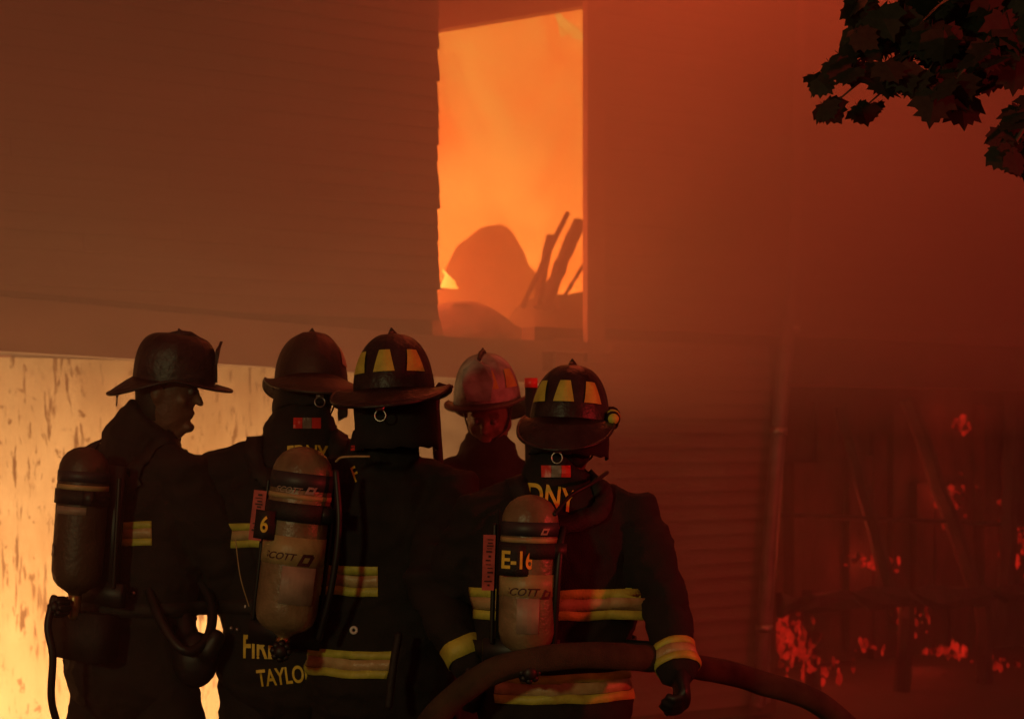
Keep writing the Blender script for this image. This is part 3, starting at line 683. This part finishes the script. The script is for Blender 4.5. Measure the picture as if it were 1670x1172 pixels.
# ---- 2: second, from behind, hazed
f2 = figure('person seen from behind in dark coat with air cylinder, brown domed helmet, between two others', P(484, 0, 6.30).x, 6.30, 1.82, R(4), head_px=P(507, 636, 6.36), head_yaw=R(8), head_pitch=R(-6),
            arms={-1: (P(352, 850, 6.35), P(300, 975, 6.6)), 1: ((.31, .14, 1.16), (.22, .30, 1.05))}, seed=2, broad=1.16, stance=.17)
helmet(f2['root'], P(507, 628, 6.36), R(14), R(-12), R(3), M['leather_hazed'], 1.0, side=.03, flap_len=.09, patches=(-62,), patch_mat=M['grey_tape'], bare_label='dome helmet browned by haze, with peaked crest')
# ---- 4: facing us, white helmet
f4 = figure('person facing the camera in white helmet, face dim between two black helmets', P(797, 0, 6.95).x, 6.95, 1.74, R(186), head_px=P(797, 688, 6.95), head_yaw=R(172), head_pitch=R(-12),
            arms={-1: ((-.30, .14, 1.10), (-.10, .34, 1.15)), 1: ((.31, .10, 1.12), (.22, .30, 1.22))}, seed=4)
helmet(f4['root'], P(795, 655, 6.95), R(170), R(-6), R(4), M['white_helmet'], 1.0, patches=(160, 115), patch_mat=M['lime'], brim_mat=M['leather_hazed'], bare_label='sooty white helmet with a front shield', flap=False)
# ---- 3: middle, from behind
f3 = figure('person seen from behind without air cylinder, black helmet with three yellow patches', P(622, 0, 6.14).x, 6.14, 1.76, R(-6), head_px=P(640, 668, 6.04), head_yaw=R(8), head_pitch=R(-4),
            arms={1: (P(702, 950, 5.86), P(764, 1082, 5.76)), -1: ((-.24, .16, 1.12), (-.18, .32, 1.02))}, seed=3, broad=1.22)
helmet(f3['root'], P(643, 640, 6.04), R(-8), R(-3), R(-3), M['leather'], 1.05, side=.045, droop=.06, patches=(-48, 0, 46), bare_label='black helmet with three yellow patches over a long neck flap')
# ---- 5: right, from behind
f5 = figure('person seen from behind with air cylinder, black helmet with side torch, arm over a hose', P(905, 0, 5.8).x, 5.8, 1.67, R(8), head_px=P(930, 706, 5.8), head_yaw=R(4), head_pitch=R(-6),
            arms={1: (P(1080, 965, 5.70), P(1106, 1092, 5.54)), -1: ((-.31, .10, 1.05), (-.20, .30, .95))}, seed=5, broad=1.26)
helmet(f5['root'], P(929, 688, 5.8), R(-10), R(-4), R(2), M['leather'], .98, side=.018, droop=.10, flap_len=.10, patches=(-46, 0, 45), bare_label='black helmet with yellow patches and a small torch on its side')

# ---- trims and lettering
band(f1, 1.225, .075, -100, -30); cuff(f1, 1)
band(f2, 1.205, .075, -178, -100); cuff(f2, -1)
band(f3, 1.112, .092, -165, -84); band(f3, .855, .085, -178, -72, tilt=.30); cuff(f3, 1, .86, .055, rows=((0, 1, 0),))
band(f4, 1.10, .075, 30, 150); cuff(f4, -1); cuff(f4, 1)
band(f5, 1.122, .090, -175, -18); band(f5, .865, .085, -150, 5); cuff(f5, 1, .86, .070)
coat_print(f5, narrow(text_mesh('FDNY', .090, .02, spacing=1.05), .72), P(896, 811, 5.6), 0, 'lettering', M['letter'], tilt=R(-8), arc=1.0, off=.006)
coat_print(f2, narrow(text_mesh('FDNY', .080, .02, spacing=1.0), .62), P(499, 742, 6.1), 0, 'lettering', M['letter'], arc=.8)
coat_print(f2, narrow(text_mesh('TAYLOR', .075, .02), .62), P(462, 1110, 6.0), 0, 'name_lettering', M['letter'], tilt=R(7))
coat_print(f3, narrow(text_mesh('F', .07, .01), .6), P(567, 775, 5.9), 0, 'lettering', M['letter'], tilt=R(30))
coat_print(f2, narrow(text_mesh('FIRE', .10, .02), .6), P(422, 1058, 6.1), 0, 'hem_lettering', M['letter'])
def collar_tag(F, px, py, w=.072, h=.034):
    c = P(px, py, F['hc'].y - .1)
    for dx, ww, m in ((-w * .34, w * .33, 'red_tape'), (0, w * .33, 'grey_tape'), (w * .34, w * .33, 'red_tape')):
        coat_print(F, rect_mesh(ww, h), c + F['ex'] * dx, 0, 'collar_tape', M[m], off=.006)
collar_tag(f2, 502, 690, .085); collar_tag(f5, 905, 768, .08)

# torch on the right side of the last helmet
t = adopt(empty('helmet_torch_anchor'), f5['root']) if False else None
bm = bmesh.new(); c = P(999, 680, 5.78); tube(bm, [c + Vector((0, -.045, -.006)), c + Vector((0, .05, .006))], [.021, .021], n=14, round_ends=False); tube(bm, [c + Vector((0, .05, .006)), c + Vector((0, .075, .008))], [.026, .026], n=14, round_ends=False); box(bm, -.035, -.01, -.02, .02, -.008, .008, Matrix.Translation(c))
hl = [o for o in bpy.data.objects if o.name.startswith('helmet') and o.parent is f5['root']][0]
adopt(build('torch', bm, M['rubber']), hl)
bm = bmesh.new()
for dy in (-.046, ): tube(bm, [c + Vector((0, dy, -.006)), c + Vector((0, dy - .006, -.006))], [.016, .016], n=14, round_ends=False)
tube(bm, [c + Vector((0, -.02, .0)), c + Vector((0, -.004, .0))], [.0225, .0225], n=14, round_ends=False)
adopt(build('torch_ring', bm, M['lime']), hl)

# ================================================================== air packs
def air_pack(F, top, bot, Yc, rad, label, bodym, pouch=False):
    """worn cylinder: top and bottom given as photo pixels at distance Yc"""
    A, B = P(*top, Yc), P(*bot, Yc); ax = (A - B).normalized(); Lh = (A - B).length
    root = empty('air_pack', B); tag(root, label, 'air pack', 'air packs worn by the firefighters')
    toward = -F['ey']; x, y = frame_of(ax, F['ex'])    # x right, y along the wearer's front
    bm = bmesh.new(); prof = [(-.03, .016), (-.015, .018), (-.008, .026), (0, .038), (.012, rad * .72), (.03, rad * .90), (.055, rad * .985), (.08, rad), (Lh * .5, rad * 1.003), (Lh - rad * 1.02, rad), (Lh - rad * .75, rad * .97), (Lh - rad * .5, rad * .88), (Lh - rad * .27, rad * .71), (Lh - rad * .1, rad * .46), (Lh - .002, rad * .2), (Lh, .002)]
    tube(bm, [B + ax * p for p, _ in prof], [r for _, r in prof], x, 40, round_ends=False)
    cyl = build('cylinder', bm, bodym, None); bv = bvh_of(cyl.data); adopt(cyl, root)
    def ring(h0, h1, name, m, a0=-180, a1=180, off=.0012): return wrap(bv, B, ax, x, y, R(a0), R(a1), h0 * Lh, h1 * Lh, off, 40, name, [m], root, ((0, 1, 0),), 0, .3, .0012)
    # valve, hand wheel and gauge
    bm = bmesh.new(); tube(bm, [B - ax * .025, B - ax * .075], [.022, .018], n=12); tube(bm, [B - ax * .05, B - ax * .05 - y * .05], [.012, .012], n=10)
    adopt(build('valve', bm, M['brass']), root)
    bm = bmesh.new(); cc = B - ax * .05 - y * .055
    for i in range(8): tube(bm, [cc + (x * math.cos(i * .785) + ax * math.sin(i * .785)) * .022 - y * .02, cc + (x * math.cos(i * .785) + ax * math.sin(i * .785)) * .022 + y * .012], [.011, .011], n=8)
    tube(bm, [cc - y * .022, cc + y * .012], [.022, .022], n=16); adopt(build('hand_wheel', bm, M['rubber']), root)
    # back plate and harness
    bm = bmesh.new(); q = B + ax * Lh * .46 + y * (rad + .018); Mx = Matrix((( x.x, y.x, ax.x, q.x), (x.y, y.y, ax.y, q.y), (x.z, y.z, ax.z, q.z), (0, 0, 0, 1)))
    box(bm, -.075, .075, -.012, .012, -Lh * .52, Lh * .42, Mx); box(bm, -.11, .11, -.014, .010, -Lh * .56, -Lh * .40, Mx); bevel(bm, .006, 2)
    for sx in (-1, 1): tube(bm, [q + x * sx * (rad + .008) - y * .02 - ax * Lh * .42, q + x * sx * (rad + .010) - y * .03 + ax * Lh * .33], [.007, .007], n=8)
    adopt(build('back_frame', bm, M['rubber']), root)
    ring(.60, .70, 'cylinder_strap', M['strap'], off=.005)
    bm = bmesh.new(); qs = B + ax * Lh * .65; box(bm, -.028, .028, -.012, .012, -.022, .022, Matrix(((x.x, y.x, ax.x, qs.x), (x.y, y.y, ax.y, qs.y), (x.z, y.z, ax.z, qs.z), (0, 0, 0, 1))) @ Matrix.Translation((rad * .86, -rad * .55, 0))); bevel(bm, .005, 2)
    adopt(build('strap_buckle', bm, M['rubber']), root)
    if pouch: bm = bmesh.new(); qp = B - ax * .13 + y * (rad * .6); box(bm, -.10, .10, -.045, .05, -.085, .06, Matrix(((x.x, y.x, ax.x, qp.x), (x.y, y.y, ax.y, qp.y), (x.z, y.z, ax.z, qp.z), (0, 0, 0, 1)))); bevel(bm, .02, 3)
    if pouch: adopt(build('reducer_pouch', bm, M['strap']), root)
    # shoulder straps over the wearer's shoulders
    for sx in (-1, 1):
        pts = [q + x * sx * .06 + ax * Lh * .30, F['LK'](sx * .125, -.14, 1.42), F['LK'](sx * .13, -.02, 1.515), F['LK'](sx * .13, .12, 1.44), F['LK'](sx * .13, .175, 1.25)]
        ribbon(F['bvh'], pts, .055, .010, 'shoulder_strap', M['strap'], root)
    # waist belt
    wrap(F['bvh'], F['LK'](0, 0, .985), F['ez'], F['ex'], F['ey'], R(-180), R(180), -.022, .022, .012, 40, 'waist_belt', [M['strap']], root, ((0, 1, 0),), .004, .42, .006)
    return dict(root=root, bv=bv, A=A, B=B, ax=ax, x=x, y=y, L=Lh, rad=rad, ring=ring, Y=Yc)
def pack_print(K, me, px, py, name, m, off=.003, tilt=None, back=True):
    d = K['y']; o = P(px, py, K['Y']); h = (o - K['B']).dot(K['ax'])
    lat = (o - K['B']).dot(K['x']); o2 = K['B'] + K['ax'] * h + K['x'] * lat
    return project(me, o2, K['x'], K['ax'], d, K['bv'], off, name, m, K['root'])
def logo_mesh(w, h, t):                                # slanted block with a slanted hole
    sl = .45 * h; me = bpy.data.meshes.new('logo')
    o = [(-w / 2 - sl / 2, -h / 2, 0), (w / 2 - sl / 2, -h / 2, 0), (w / 2 + sl / 2, h / 2, 0), (-w / 2 + sl / 2, h / 2, 0)]
    i = [(-w / 2 + t - sl * .2, -h / 2 + t, 0), (w / 2 - t - sl * .2, -h / 2 + t, 0), (w / 2 - t + sl * .2, h / 2 - t, 0), (-w / 2 + t + sl * .2, h / 2 - t, 0)]
    me.from_pydata(o + i, [], [(0, 1, 5, 4), (1, 2, 6, 5), (2, 3, 7, 6), (3, 0, 4, 7)]); return me
def vertical_tag(K, px, py, w, h, txt, dy=.0):
    c = P(px, py, K['Y'] + dy); me = rect_mesh(w, h); bm = bmesh.new(); bm.from_mesh(me)
    for v in bm.verts: v.co = c + K['x'] * v.co.x + K['ax'] * v.co.y
    o = build('hanging_tag', bm, M['pink_tag'], None, False); s = o.modifiers.new('s', 'SOLIDIFY'); s.thickness = .003; adopt(o, K['root'])
    bm = bmesh.new(); rr = random.Random(int(px)); yy = -h * .42
    while yy < h * .42:
        a = rr.uniform(.002, .006); x0 = rr.uniform(-.34, -.05) * w; x1 = rr.uniform(.05, .34) * w
        bm.faces.new([bm.verts.new(c + K['x'] * u + K['ax'] * v - K['y'] * .004) for u, v in ((x0, yy), (x1, yy), (x1, yy + a), (x0, yy + a))]); yy += a + rr.uniform(.003, .009)
    adopt(build('tag_print', bm, M['print'], None, False), o)
# pack of the second person
k2 = air_pack(f2, (499, 728), (463, 1030), 5.87, .0925, 'tan air cylinder with light label band and dark red logo, middle of three', M['tank'])
k2['ring'](.37, .52, 'label_band', M['tank_label']); k2['ring'](.77, .86, 'upper_band', M['tank_band']); k2['ring'](.72, .745, 'label_line', M['tank_label'])
k2['ring'](.165, .365, 'patch_label', M['tank_patch'], -105, -38, .002)
pack_print(k2, text_mesh('SCOTT', .029, .02, .35), 457, 903, 'maker_print', M['print']); pack_print(k2, logo_mesh(.036, .036, .010), 501, 911, 'maker_logo', M['print'])
pack_print(k2, text_mesh('SCOTT', .024, .01, .35), 472, 797, 'upper_print', M['tank_patch']); pack_print(k2, logo_mesh(.026, .022, .007), 509, 799, 'upper_logo', M['print_white'])
pack_print(k2, text_mesh('E-16', .075, .015), 415, 850, 'company_number', M['letter']) if False else None
vertical_tag(k2, 420, 840, .038, .150, 'RESCUE', .0)
# pack of the right person
k5 = air_pack(f5, (866, 806), (858, 1062), 5.50, .080, 'tan air cylinder with yellow number flap, on the person at right', M['tank'])
k5['ring'](.36, .50, 'label_band', M['tank_label']); k5['ring'](.74, .83, 'upper_band', M['tank_band']); k5['ring'](.695, .73, 'label_line', M['tank_label'])
k5['ring'](.13, .35, 'patch_label', M['tank_patch'], -120, -75, .002)
pack_print(k5, text_mesh('SCOTT', .029, .02, .35), 843, 962, 'maker_print', M['print']); pack_print(k5, logo_mesh(.026, .027, .008), 886, 966, 'maker_logo', M['print']); pack_print(k5, logo_mesh(.02, .018, .005), 883, 865, 'upper_logo', M['tank_patch'])
vertical_tag(k5, 797, 917, .034, .155, 'RESCUE', -.02)
def flap_number(K, px, py, w, h, txt, tpx, size):
    c = P(px, py, K['Y']) - K['y'] * (K['rad'] * .95 + .012); hh = K['x']
    bm = bmesh.new(); n = 10; rows = []
    for i in range(n + 1):
        a = (i / n - .5) * 2; row = []
        for q in range(5): row.append(bm.verts.new(c + hh * (a * w / 2) + K['ax'] * ((q / 4 - .5) * h) + K['y'] * (.028 * a * a + .003 * noise.noise(Vector((i * .6, q * .7, px))))))
        rows.append(row)
    for a, b in zip(rows, rows[1:]):
        for q in range(4): bm.faces.new((a[q], b[q], b[q + 1], a[q + 1]))
    o = build('number_flap', bm, M['strap'], None); bv = bvh_of(o.data); s = o.modifiers.new('s', 'SOLIDIFY'); s.thickness = .004; adopt(o, K['root'])
    project(narrow(text_mesh(txt, size, .022), .74), P(tpx, py, K['Y']) - K['y'] * .1, K['x'], K['ax'], K['y'], bv, .010, 'company_number', M['letter'], o)
flap_number(k5, 840, 911, .105, .085, 'E-16', 837, .068)
flap_number(k2, 436, 853, .060, .085, '6', 434, .066)
# pack of the left person
k1 = air_pack(f1, (140, 728), (123, 962), 6.06, .078, 'dark sooty air cylinder with pale line and round sticker, leftmost', M['tank_dark'], True)
k1['ring'](.70, .735, 'label_line', M['tank_label']); k1['ring'](.755, .83, 'upper_band', M['tank_band'])
sd = bpy.data.meshes.new('disc'); sd.from_pydata([(0, 0, 0)] + [(.020 * math.cos(i * .3927), .020 * math.sin(i * .3927), 0) for i in range(16)], [], [(0, i + 1, (i + 1) % 16 + 1) for i in range(16)])
pack_print(k1, sd, 101, 896, 'round_sticker', M['print_white'])
k1['ring'](.53, .585, 'paper_label', M['tank_patch'], -110, -30)
def cord(pts, r, name, m, parent):
    bm = bmesh.new(); pp = smooth_path(pts, 8); tube(bm, pp, [r] * len(pp), n=8); return adopt(build(name, bm, m), parent)
cord([P(548, 752, 5.86), P(560, 745, 5.84), P(602, 744, 5.84)], .0035, 'collar_piping', M['silver'], f3['coat'])
coat_print(f3, rect_mesh(.055, .016), P(570, 730, 5.9), 0, 'collar_tape', M['red_tape'], tilt=R(2), off=.006)
cord([P(650, 1036, 5.86), P(642, 1080, 5.84), P(634, 1150, 5.84)], .012, 'hanging_strap', M['strap'], f3['coat'])
cord([P(384, 880, 6.05), P(392, 940, 6.02), P(406, 988, 6.02)], .0016, 'lanyard', M['silver'], f2['coat'])
cord([P(918, 862, 5.52), P(914, 890, 5.47), P(908, 960, 5.46), P(902, 1060, 5.5)], .010, 'air_line', M['rubber'], k5['root'])
cord([P(905, 838, 5.46), P(930, 808, 5.58), P(965, 788, 5.66), P(990, 770, 5.8)], .006, 'gauge_hose', M['rubber'], k5['root'])
cord([P(548, 770, 5.82), P(553, 860, 5.8), P(540, 960, 5.82), P(520, 1040, 5.86)], .010, 'air_line', M['rubber'], k2['root'])
# mask and hoses hanging in front of the left person
bm = bmesh.new(); pp = smooth_path([P(235, 940, 6.2), P(262, 1010, 6.1), P(300, 1060, 6.05), P(338, 1040, 6.1), P(345, 985, 6.2), P(318, 930, 6.3)], 8); tube(bm, pp, [.016] * len(pp), n=10); adopt(build('breathing_hose', bm, M['rubber']), k1['root'])
bm = bmesh.new(); ellipsoid(bm, P(318, 1075, 6.15), (.075, .06, .09)); tube(bm, [P(340, 1060, 6.1), P(352, 1040, 6.1)], [.035, .03], n=12); tube(bm, [P(300, 1010, 6.2), P(310, 1070, 6.15)], [.03, .05], n=12)
adopt(link_mesh('breathing_mask', remeshed(bm, .008, 3), M['rubber']), k1['root'])
bm = bmesh.new(); pp = smooth_path([P(88, 975, 6.0), P(78, 1020, 5.98), P(86, 1070, 5.98), P(84, 1140, 6.0), P(100, 1200, 6.05)], 8); tube(bm, pp, [.012] * len(pp), n=10); adopt(build('air_line', bm, M['rubber']), k1['root'])
# small bright hardware on the belts
for F_, pts in ((f1, ((218, 967), (237, 999), (245, 995))), (f2, ((405, 989), (377, 1024), (387, 1026))), (f3, ((577, 1027),))):
    for px, py in pts:
        bm = bmesh.new(); h = F_['bvh'].ray_cast(Vector((0, 0, CZ)), (P(px, py, 5) - Vector((0, 0, CZ))).normalized())
        c = h[0] if h[0] is not None else P(px, py, F_['hc'].y - .25)
        n_ = (Vector((0, 0, CZ)) - c).normalized(); r_ = .013 if px in (405, 577) else .007
        x_, y_ = frame_of(n_, Vector((1, 0, 0)))
        if r_ > .01: tube(bm, [c + n_ * .005 + (x_ * math.cos(t * .3927) + y_ * math.sin(t * .3927)) * .009 for t in range(17)], [.0045] * 17, n_, 8, cap=False)
        else: tube(bm, [c + n_ * .002, c + n_ * .008], [r_, r_ * .9], n=16, round_ends=False)
        adopt(build('snap_button', bm, M['white_spot'] if r_ > .01 else M['metal']), F_['coat'])
# ================================================================== hose
pts = [Vector((-1.6, 4.7, .04)), Vector((-.75, 5.1, .05)), Vector((-.42, 5.45, .45)), P(705, 1172, 5.5), P(790, 1102, 5.46), P(860, 1077, 5.44), P(940, 1068, 5.44), P(1030, 1071, 5.50), P(1100, 1080, 5.70), P(1170, 1094, 5.86), P(1240, 1112, 5.98), P(1340, 1150, 6.12), P(1430, 1240, 6.3), Vector((1.5, 6.5, .06)), Vector((2.6, 6.3, .045)), Vector((4.5, 5.5, .045))]
pp = smooth_path(pts, 14); bm = bmesh.new(); tube(bm, [p + Vector((noise.noise(p * 5), noise.noise(p * 5 + Vector((9, 0, 0))), noise.noise(p * 5 + Vector((0, 9, 0))))) * .007 for p in pp], [(.037 + .003 * noise.noise(p * 12), .036 + .003 * noise.noise(p * 12 + Vector((5, 5, 5)))) for p in pp], Vector((0, 0, 1)), 20)
hose = build('fire_hose', bm, M['hose']); tag(hose, 'thick dirty yellow fire hose passing in front of the right person at waist height', 'hose')

# ================================================================== tools standing among the people
def bar(px0, py0, px1, py1, Y, r, label, tip):
    root_p = P(px1, py1, Y); bm = bmesh.new(); a = P(px0, py0, Y); b = P(px1, py1, Y); d = (a - b).normalized(); b = b - d * ((b.z - .02) / d.z)
    o = empty('pry_bar', b); tag(o, label, 'tool', 'tools held upright among the firefighters')
    tube(bm, [b, b.lerp(a, .5), a], [r, r, r], n=10, round_ends=False); adopt(build('shaft', bm, M['strap']), o)
    return o, a, d, b
o, a, d, b = bar(709, 668, 722, 850, 6.35, .0165, 'dark upright bar beside the black helmet of the middle person', None)
bm = bmesh.new(); tube(bm, [a, a + Vector((.0, .0, .05)), a + Vector((.02, 0, .075)), a + Vector((.055, 0, .075))], [.016, .018, .016, .006], n=10); tube(bm, [a + Vector((-.005, 0, .03)), a + Vector((-.045, 0, .02))], [.010, .004], n=8); adopt(build('claw', bm, M['rubber']), o)
o, a, d, b = bar(866, 632, 866, 760, 6.5, .020, 'upright dark pole with red taped end beside the white helmet', None)
bm = bmesh.new(); tube(bm, [a, a + Vector((0, 0, .032))], [.022, .022], n=14, round_ends=False); adopt(build('red_tape', bm, M['red_tape']), o)

# ================================================================== maple
tree = empty('maple_tree', (2.75, 6.9, 0)); tag(tree, 'dark maple tree hanging leafy twigs into the top right', 'tree')
bm = bmesh.new(); tp = [Vector((2.75, 6.9, -.1)), Vector((2.72, 6.9, 1.2)), Vector((2.68, 6.85, 2.6)), Vector((2.62, 6.8, 3.8)), Vector((2.7, 6.9, 5.0))]; pp = smooth_path(tp, 5)
tube(bm, pp, [.19 - .10 * i / len(pp) + .012 * noise.noise(p * 3) for i, p in enumerate(pp)], n=16); adopt(build('trunk', bm, M['bark']), tree)
def limb(pts, r0, r1, name='branch'):
    bm = bmesh.new(); pp = smooth_path(pts, 6); tube(bm, pp, [r0 + (r1 - r0) * i / (len(pp) - 1) for i in range(len(pp))], n=8); return adopt(build(name, bm, M['bark']), tree)
J = Vector((2.66, 6.84, 3.1))
limb([J, P(1900, -150, 6.6), P(1740, -80, 6.4), P(1600, -20, 6.2), P(1500, 20, 6.15), P(1420, 60, 6.1)], .06, .010)
limb([P(1740, -80, 6.4), P(1660, 40, 6.1), P(1590, 90, 6.0), P(1550, 150, 5.95)], .02, .004)
limb([J - Vector((0, 0, .3)), P(1880, 20, 6.4), P(1760, 100, 6.2), P(1690, 180, 6.05), P(1645, 250, 6.0)], .03, .004)
for a_, b_ in (((1500, 20), (1440, 130)), ((1470, 60), (1340, 140)), ((1450, 100), (1350, 178)), ((1480, 120), (1410, 175)), ((1560, 30), (1500, 140)), ((1430, 60), (1390, 70))):
    limb([P(*a_, 6.12), P((a_[0] + b_[0]) / 2 + 6, (a_[1] + b_[1]) / 2 - 8, 6.08), P(*b_, 6.05)], .006, .002, 'twig')
def leaf_mesh(seed):
    rr = random.Random(seed); half = [(0, 0), (.12, -.07), (.30, -.12), (.28, -.02), (.50, .06), (.46, .16), (.60, .42), (.44, .40), (.36, .46), (.42, .64), (.27, .62), (.20, .74), (.10, .74), (0, .92)]
    half = [(x * rr.uniform(.9, 1.1), y + rr.uniform(-.02, .02)) for x, y in half]; half[0] = (0, 0); half[-1] = (0, .92)
    bend = rr.uniform(-.25, .35); fold = rr.uniform(.1, .5)
    vs = [(0, .35, .0)]; 
    outline = half + [(-x, y) for x, y in half[-2:0:-1]]
    for x, y in outline: vs.append((x, y, -fold * abs(x) * .5 - bend * y * y * .5))
    n = len(outline); fs = [(0, i + 1, (i + 1) % n + 1) for i in range(n)]
    me = bpy.data.meshes.new('leaf'); me.from_pydata(vs, [], fs)
    bm = bmesh.new(); bm.from_mesh(me); tube(bm, [Vector((0, -.16, .03)), Vector((0, -.08, .01)), Vector((0, .02, 0))], [.012, .012, .012], n=4); bm.to_mesh(me); bm.free(); me.materials.append(M['leaf'])
    return me
LM = [leaf_mesh(i) for i in range(7)]; lr = random.Random(11)
def leaf(px, py, size, Yd, droop):
    o = bpy.data.objects.new('leaf', lr.choice(LM)); COL.objects.link(o)
    o.location = P(px, py, Yd); o.scale = (size,) * 3
    o.rotation_euler = (R(-90 + lr.uniform(-55, 40)), lr.uniform(-.5, .5), lr.uniform(-1, 1)) if False else (R(90) + lr.choice((-1, 1)) * lr.uniform(.1, 1.15), R(180) + droop + lr.uniform(-.5, .5), lr.uniform(-.7, .7))
    adopt(o, tree)
# the crown above the picture
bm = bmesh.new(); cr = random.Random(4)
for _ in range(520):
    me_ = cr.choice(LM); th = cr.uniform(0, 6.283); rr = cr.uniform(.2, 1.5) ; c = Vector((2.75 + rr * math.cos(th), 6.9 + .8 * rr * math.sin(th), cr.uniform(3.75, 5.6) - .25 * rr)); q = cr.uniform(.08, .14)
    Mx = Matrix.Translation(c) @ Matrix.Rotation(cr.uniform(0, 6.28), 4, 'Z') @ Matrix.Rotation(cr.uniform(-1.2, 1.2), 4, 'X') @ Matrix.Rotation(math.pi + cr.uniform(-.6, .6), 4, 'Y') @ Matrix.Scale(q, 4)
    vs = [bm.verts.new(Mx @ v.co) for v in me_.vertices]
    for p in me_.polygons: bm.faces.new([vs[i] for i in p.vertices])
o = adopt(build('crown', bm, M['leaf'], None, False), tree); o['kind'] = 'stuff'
# clusters: centre, spread, count
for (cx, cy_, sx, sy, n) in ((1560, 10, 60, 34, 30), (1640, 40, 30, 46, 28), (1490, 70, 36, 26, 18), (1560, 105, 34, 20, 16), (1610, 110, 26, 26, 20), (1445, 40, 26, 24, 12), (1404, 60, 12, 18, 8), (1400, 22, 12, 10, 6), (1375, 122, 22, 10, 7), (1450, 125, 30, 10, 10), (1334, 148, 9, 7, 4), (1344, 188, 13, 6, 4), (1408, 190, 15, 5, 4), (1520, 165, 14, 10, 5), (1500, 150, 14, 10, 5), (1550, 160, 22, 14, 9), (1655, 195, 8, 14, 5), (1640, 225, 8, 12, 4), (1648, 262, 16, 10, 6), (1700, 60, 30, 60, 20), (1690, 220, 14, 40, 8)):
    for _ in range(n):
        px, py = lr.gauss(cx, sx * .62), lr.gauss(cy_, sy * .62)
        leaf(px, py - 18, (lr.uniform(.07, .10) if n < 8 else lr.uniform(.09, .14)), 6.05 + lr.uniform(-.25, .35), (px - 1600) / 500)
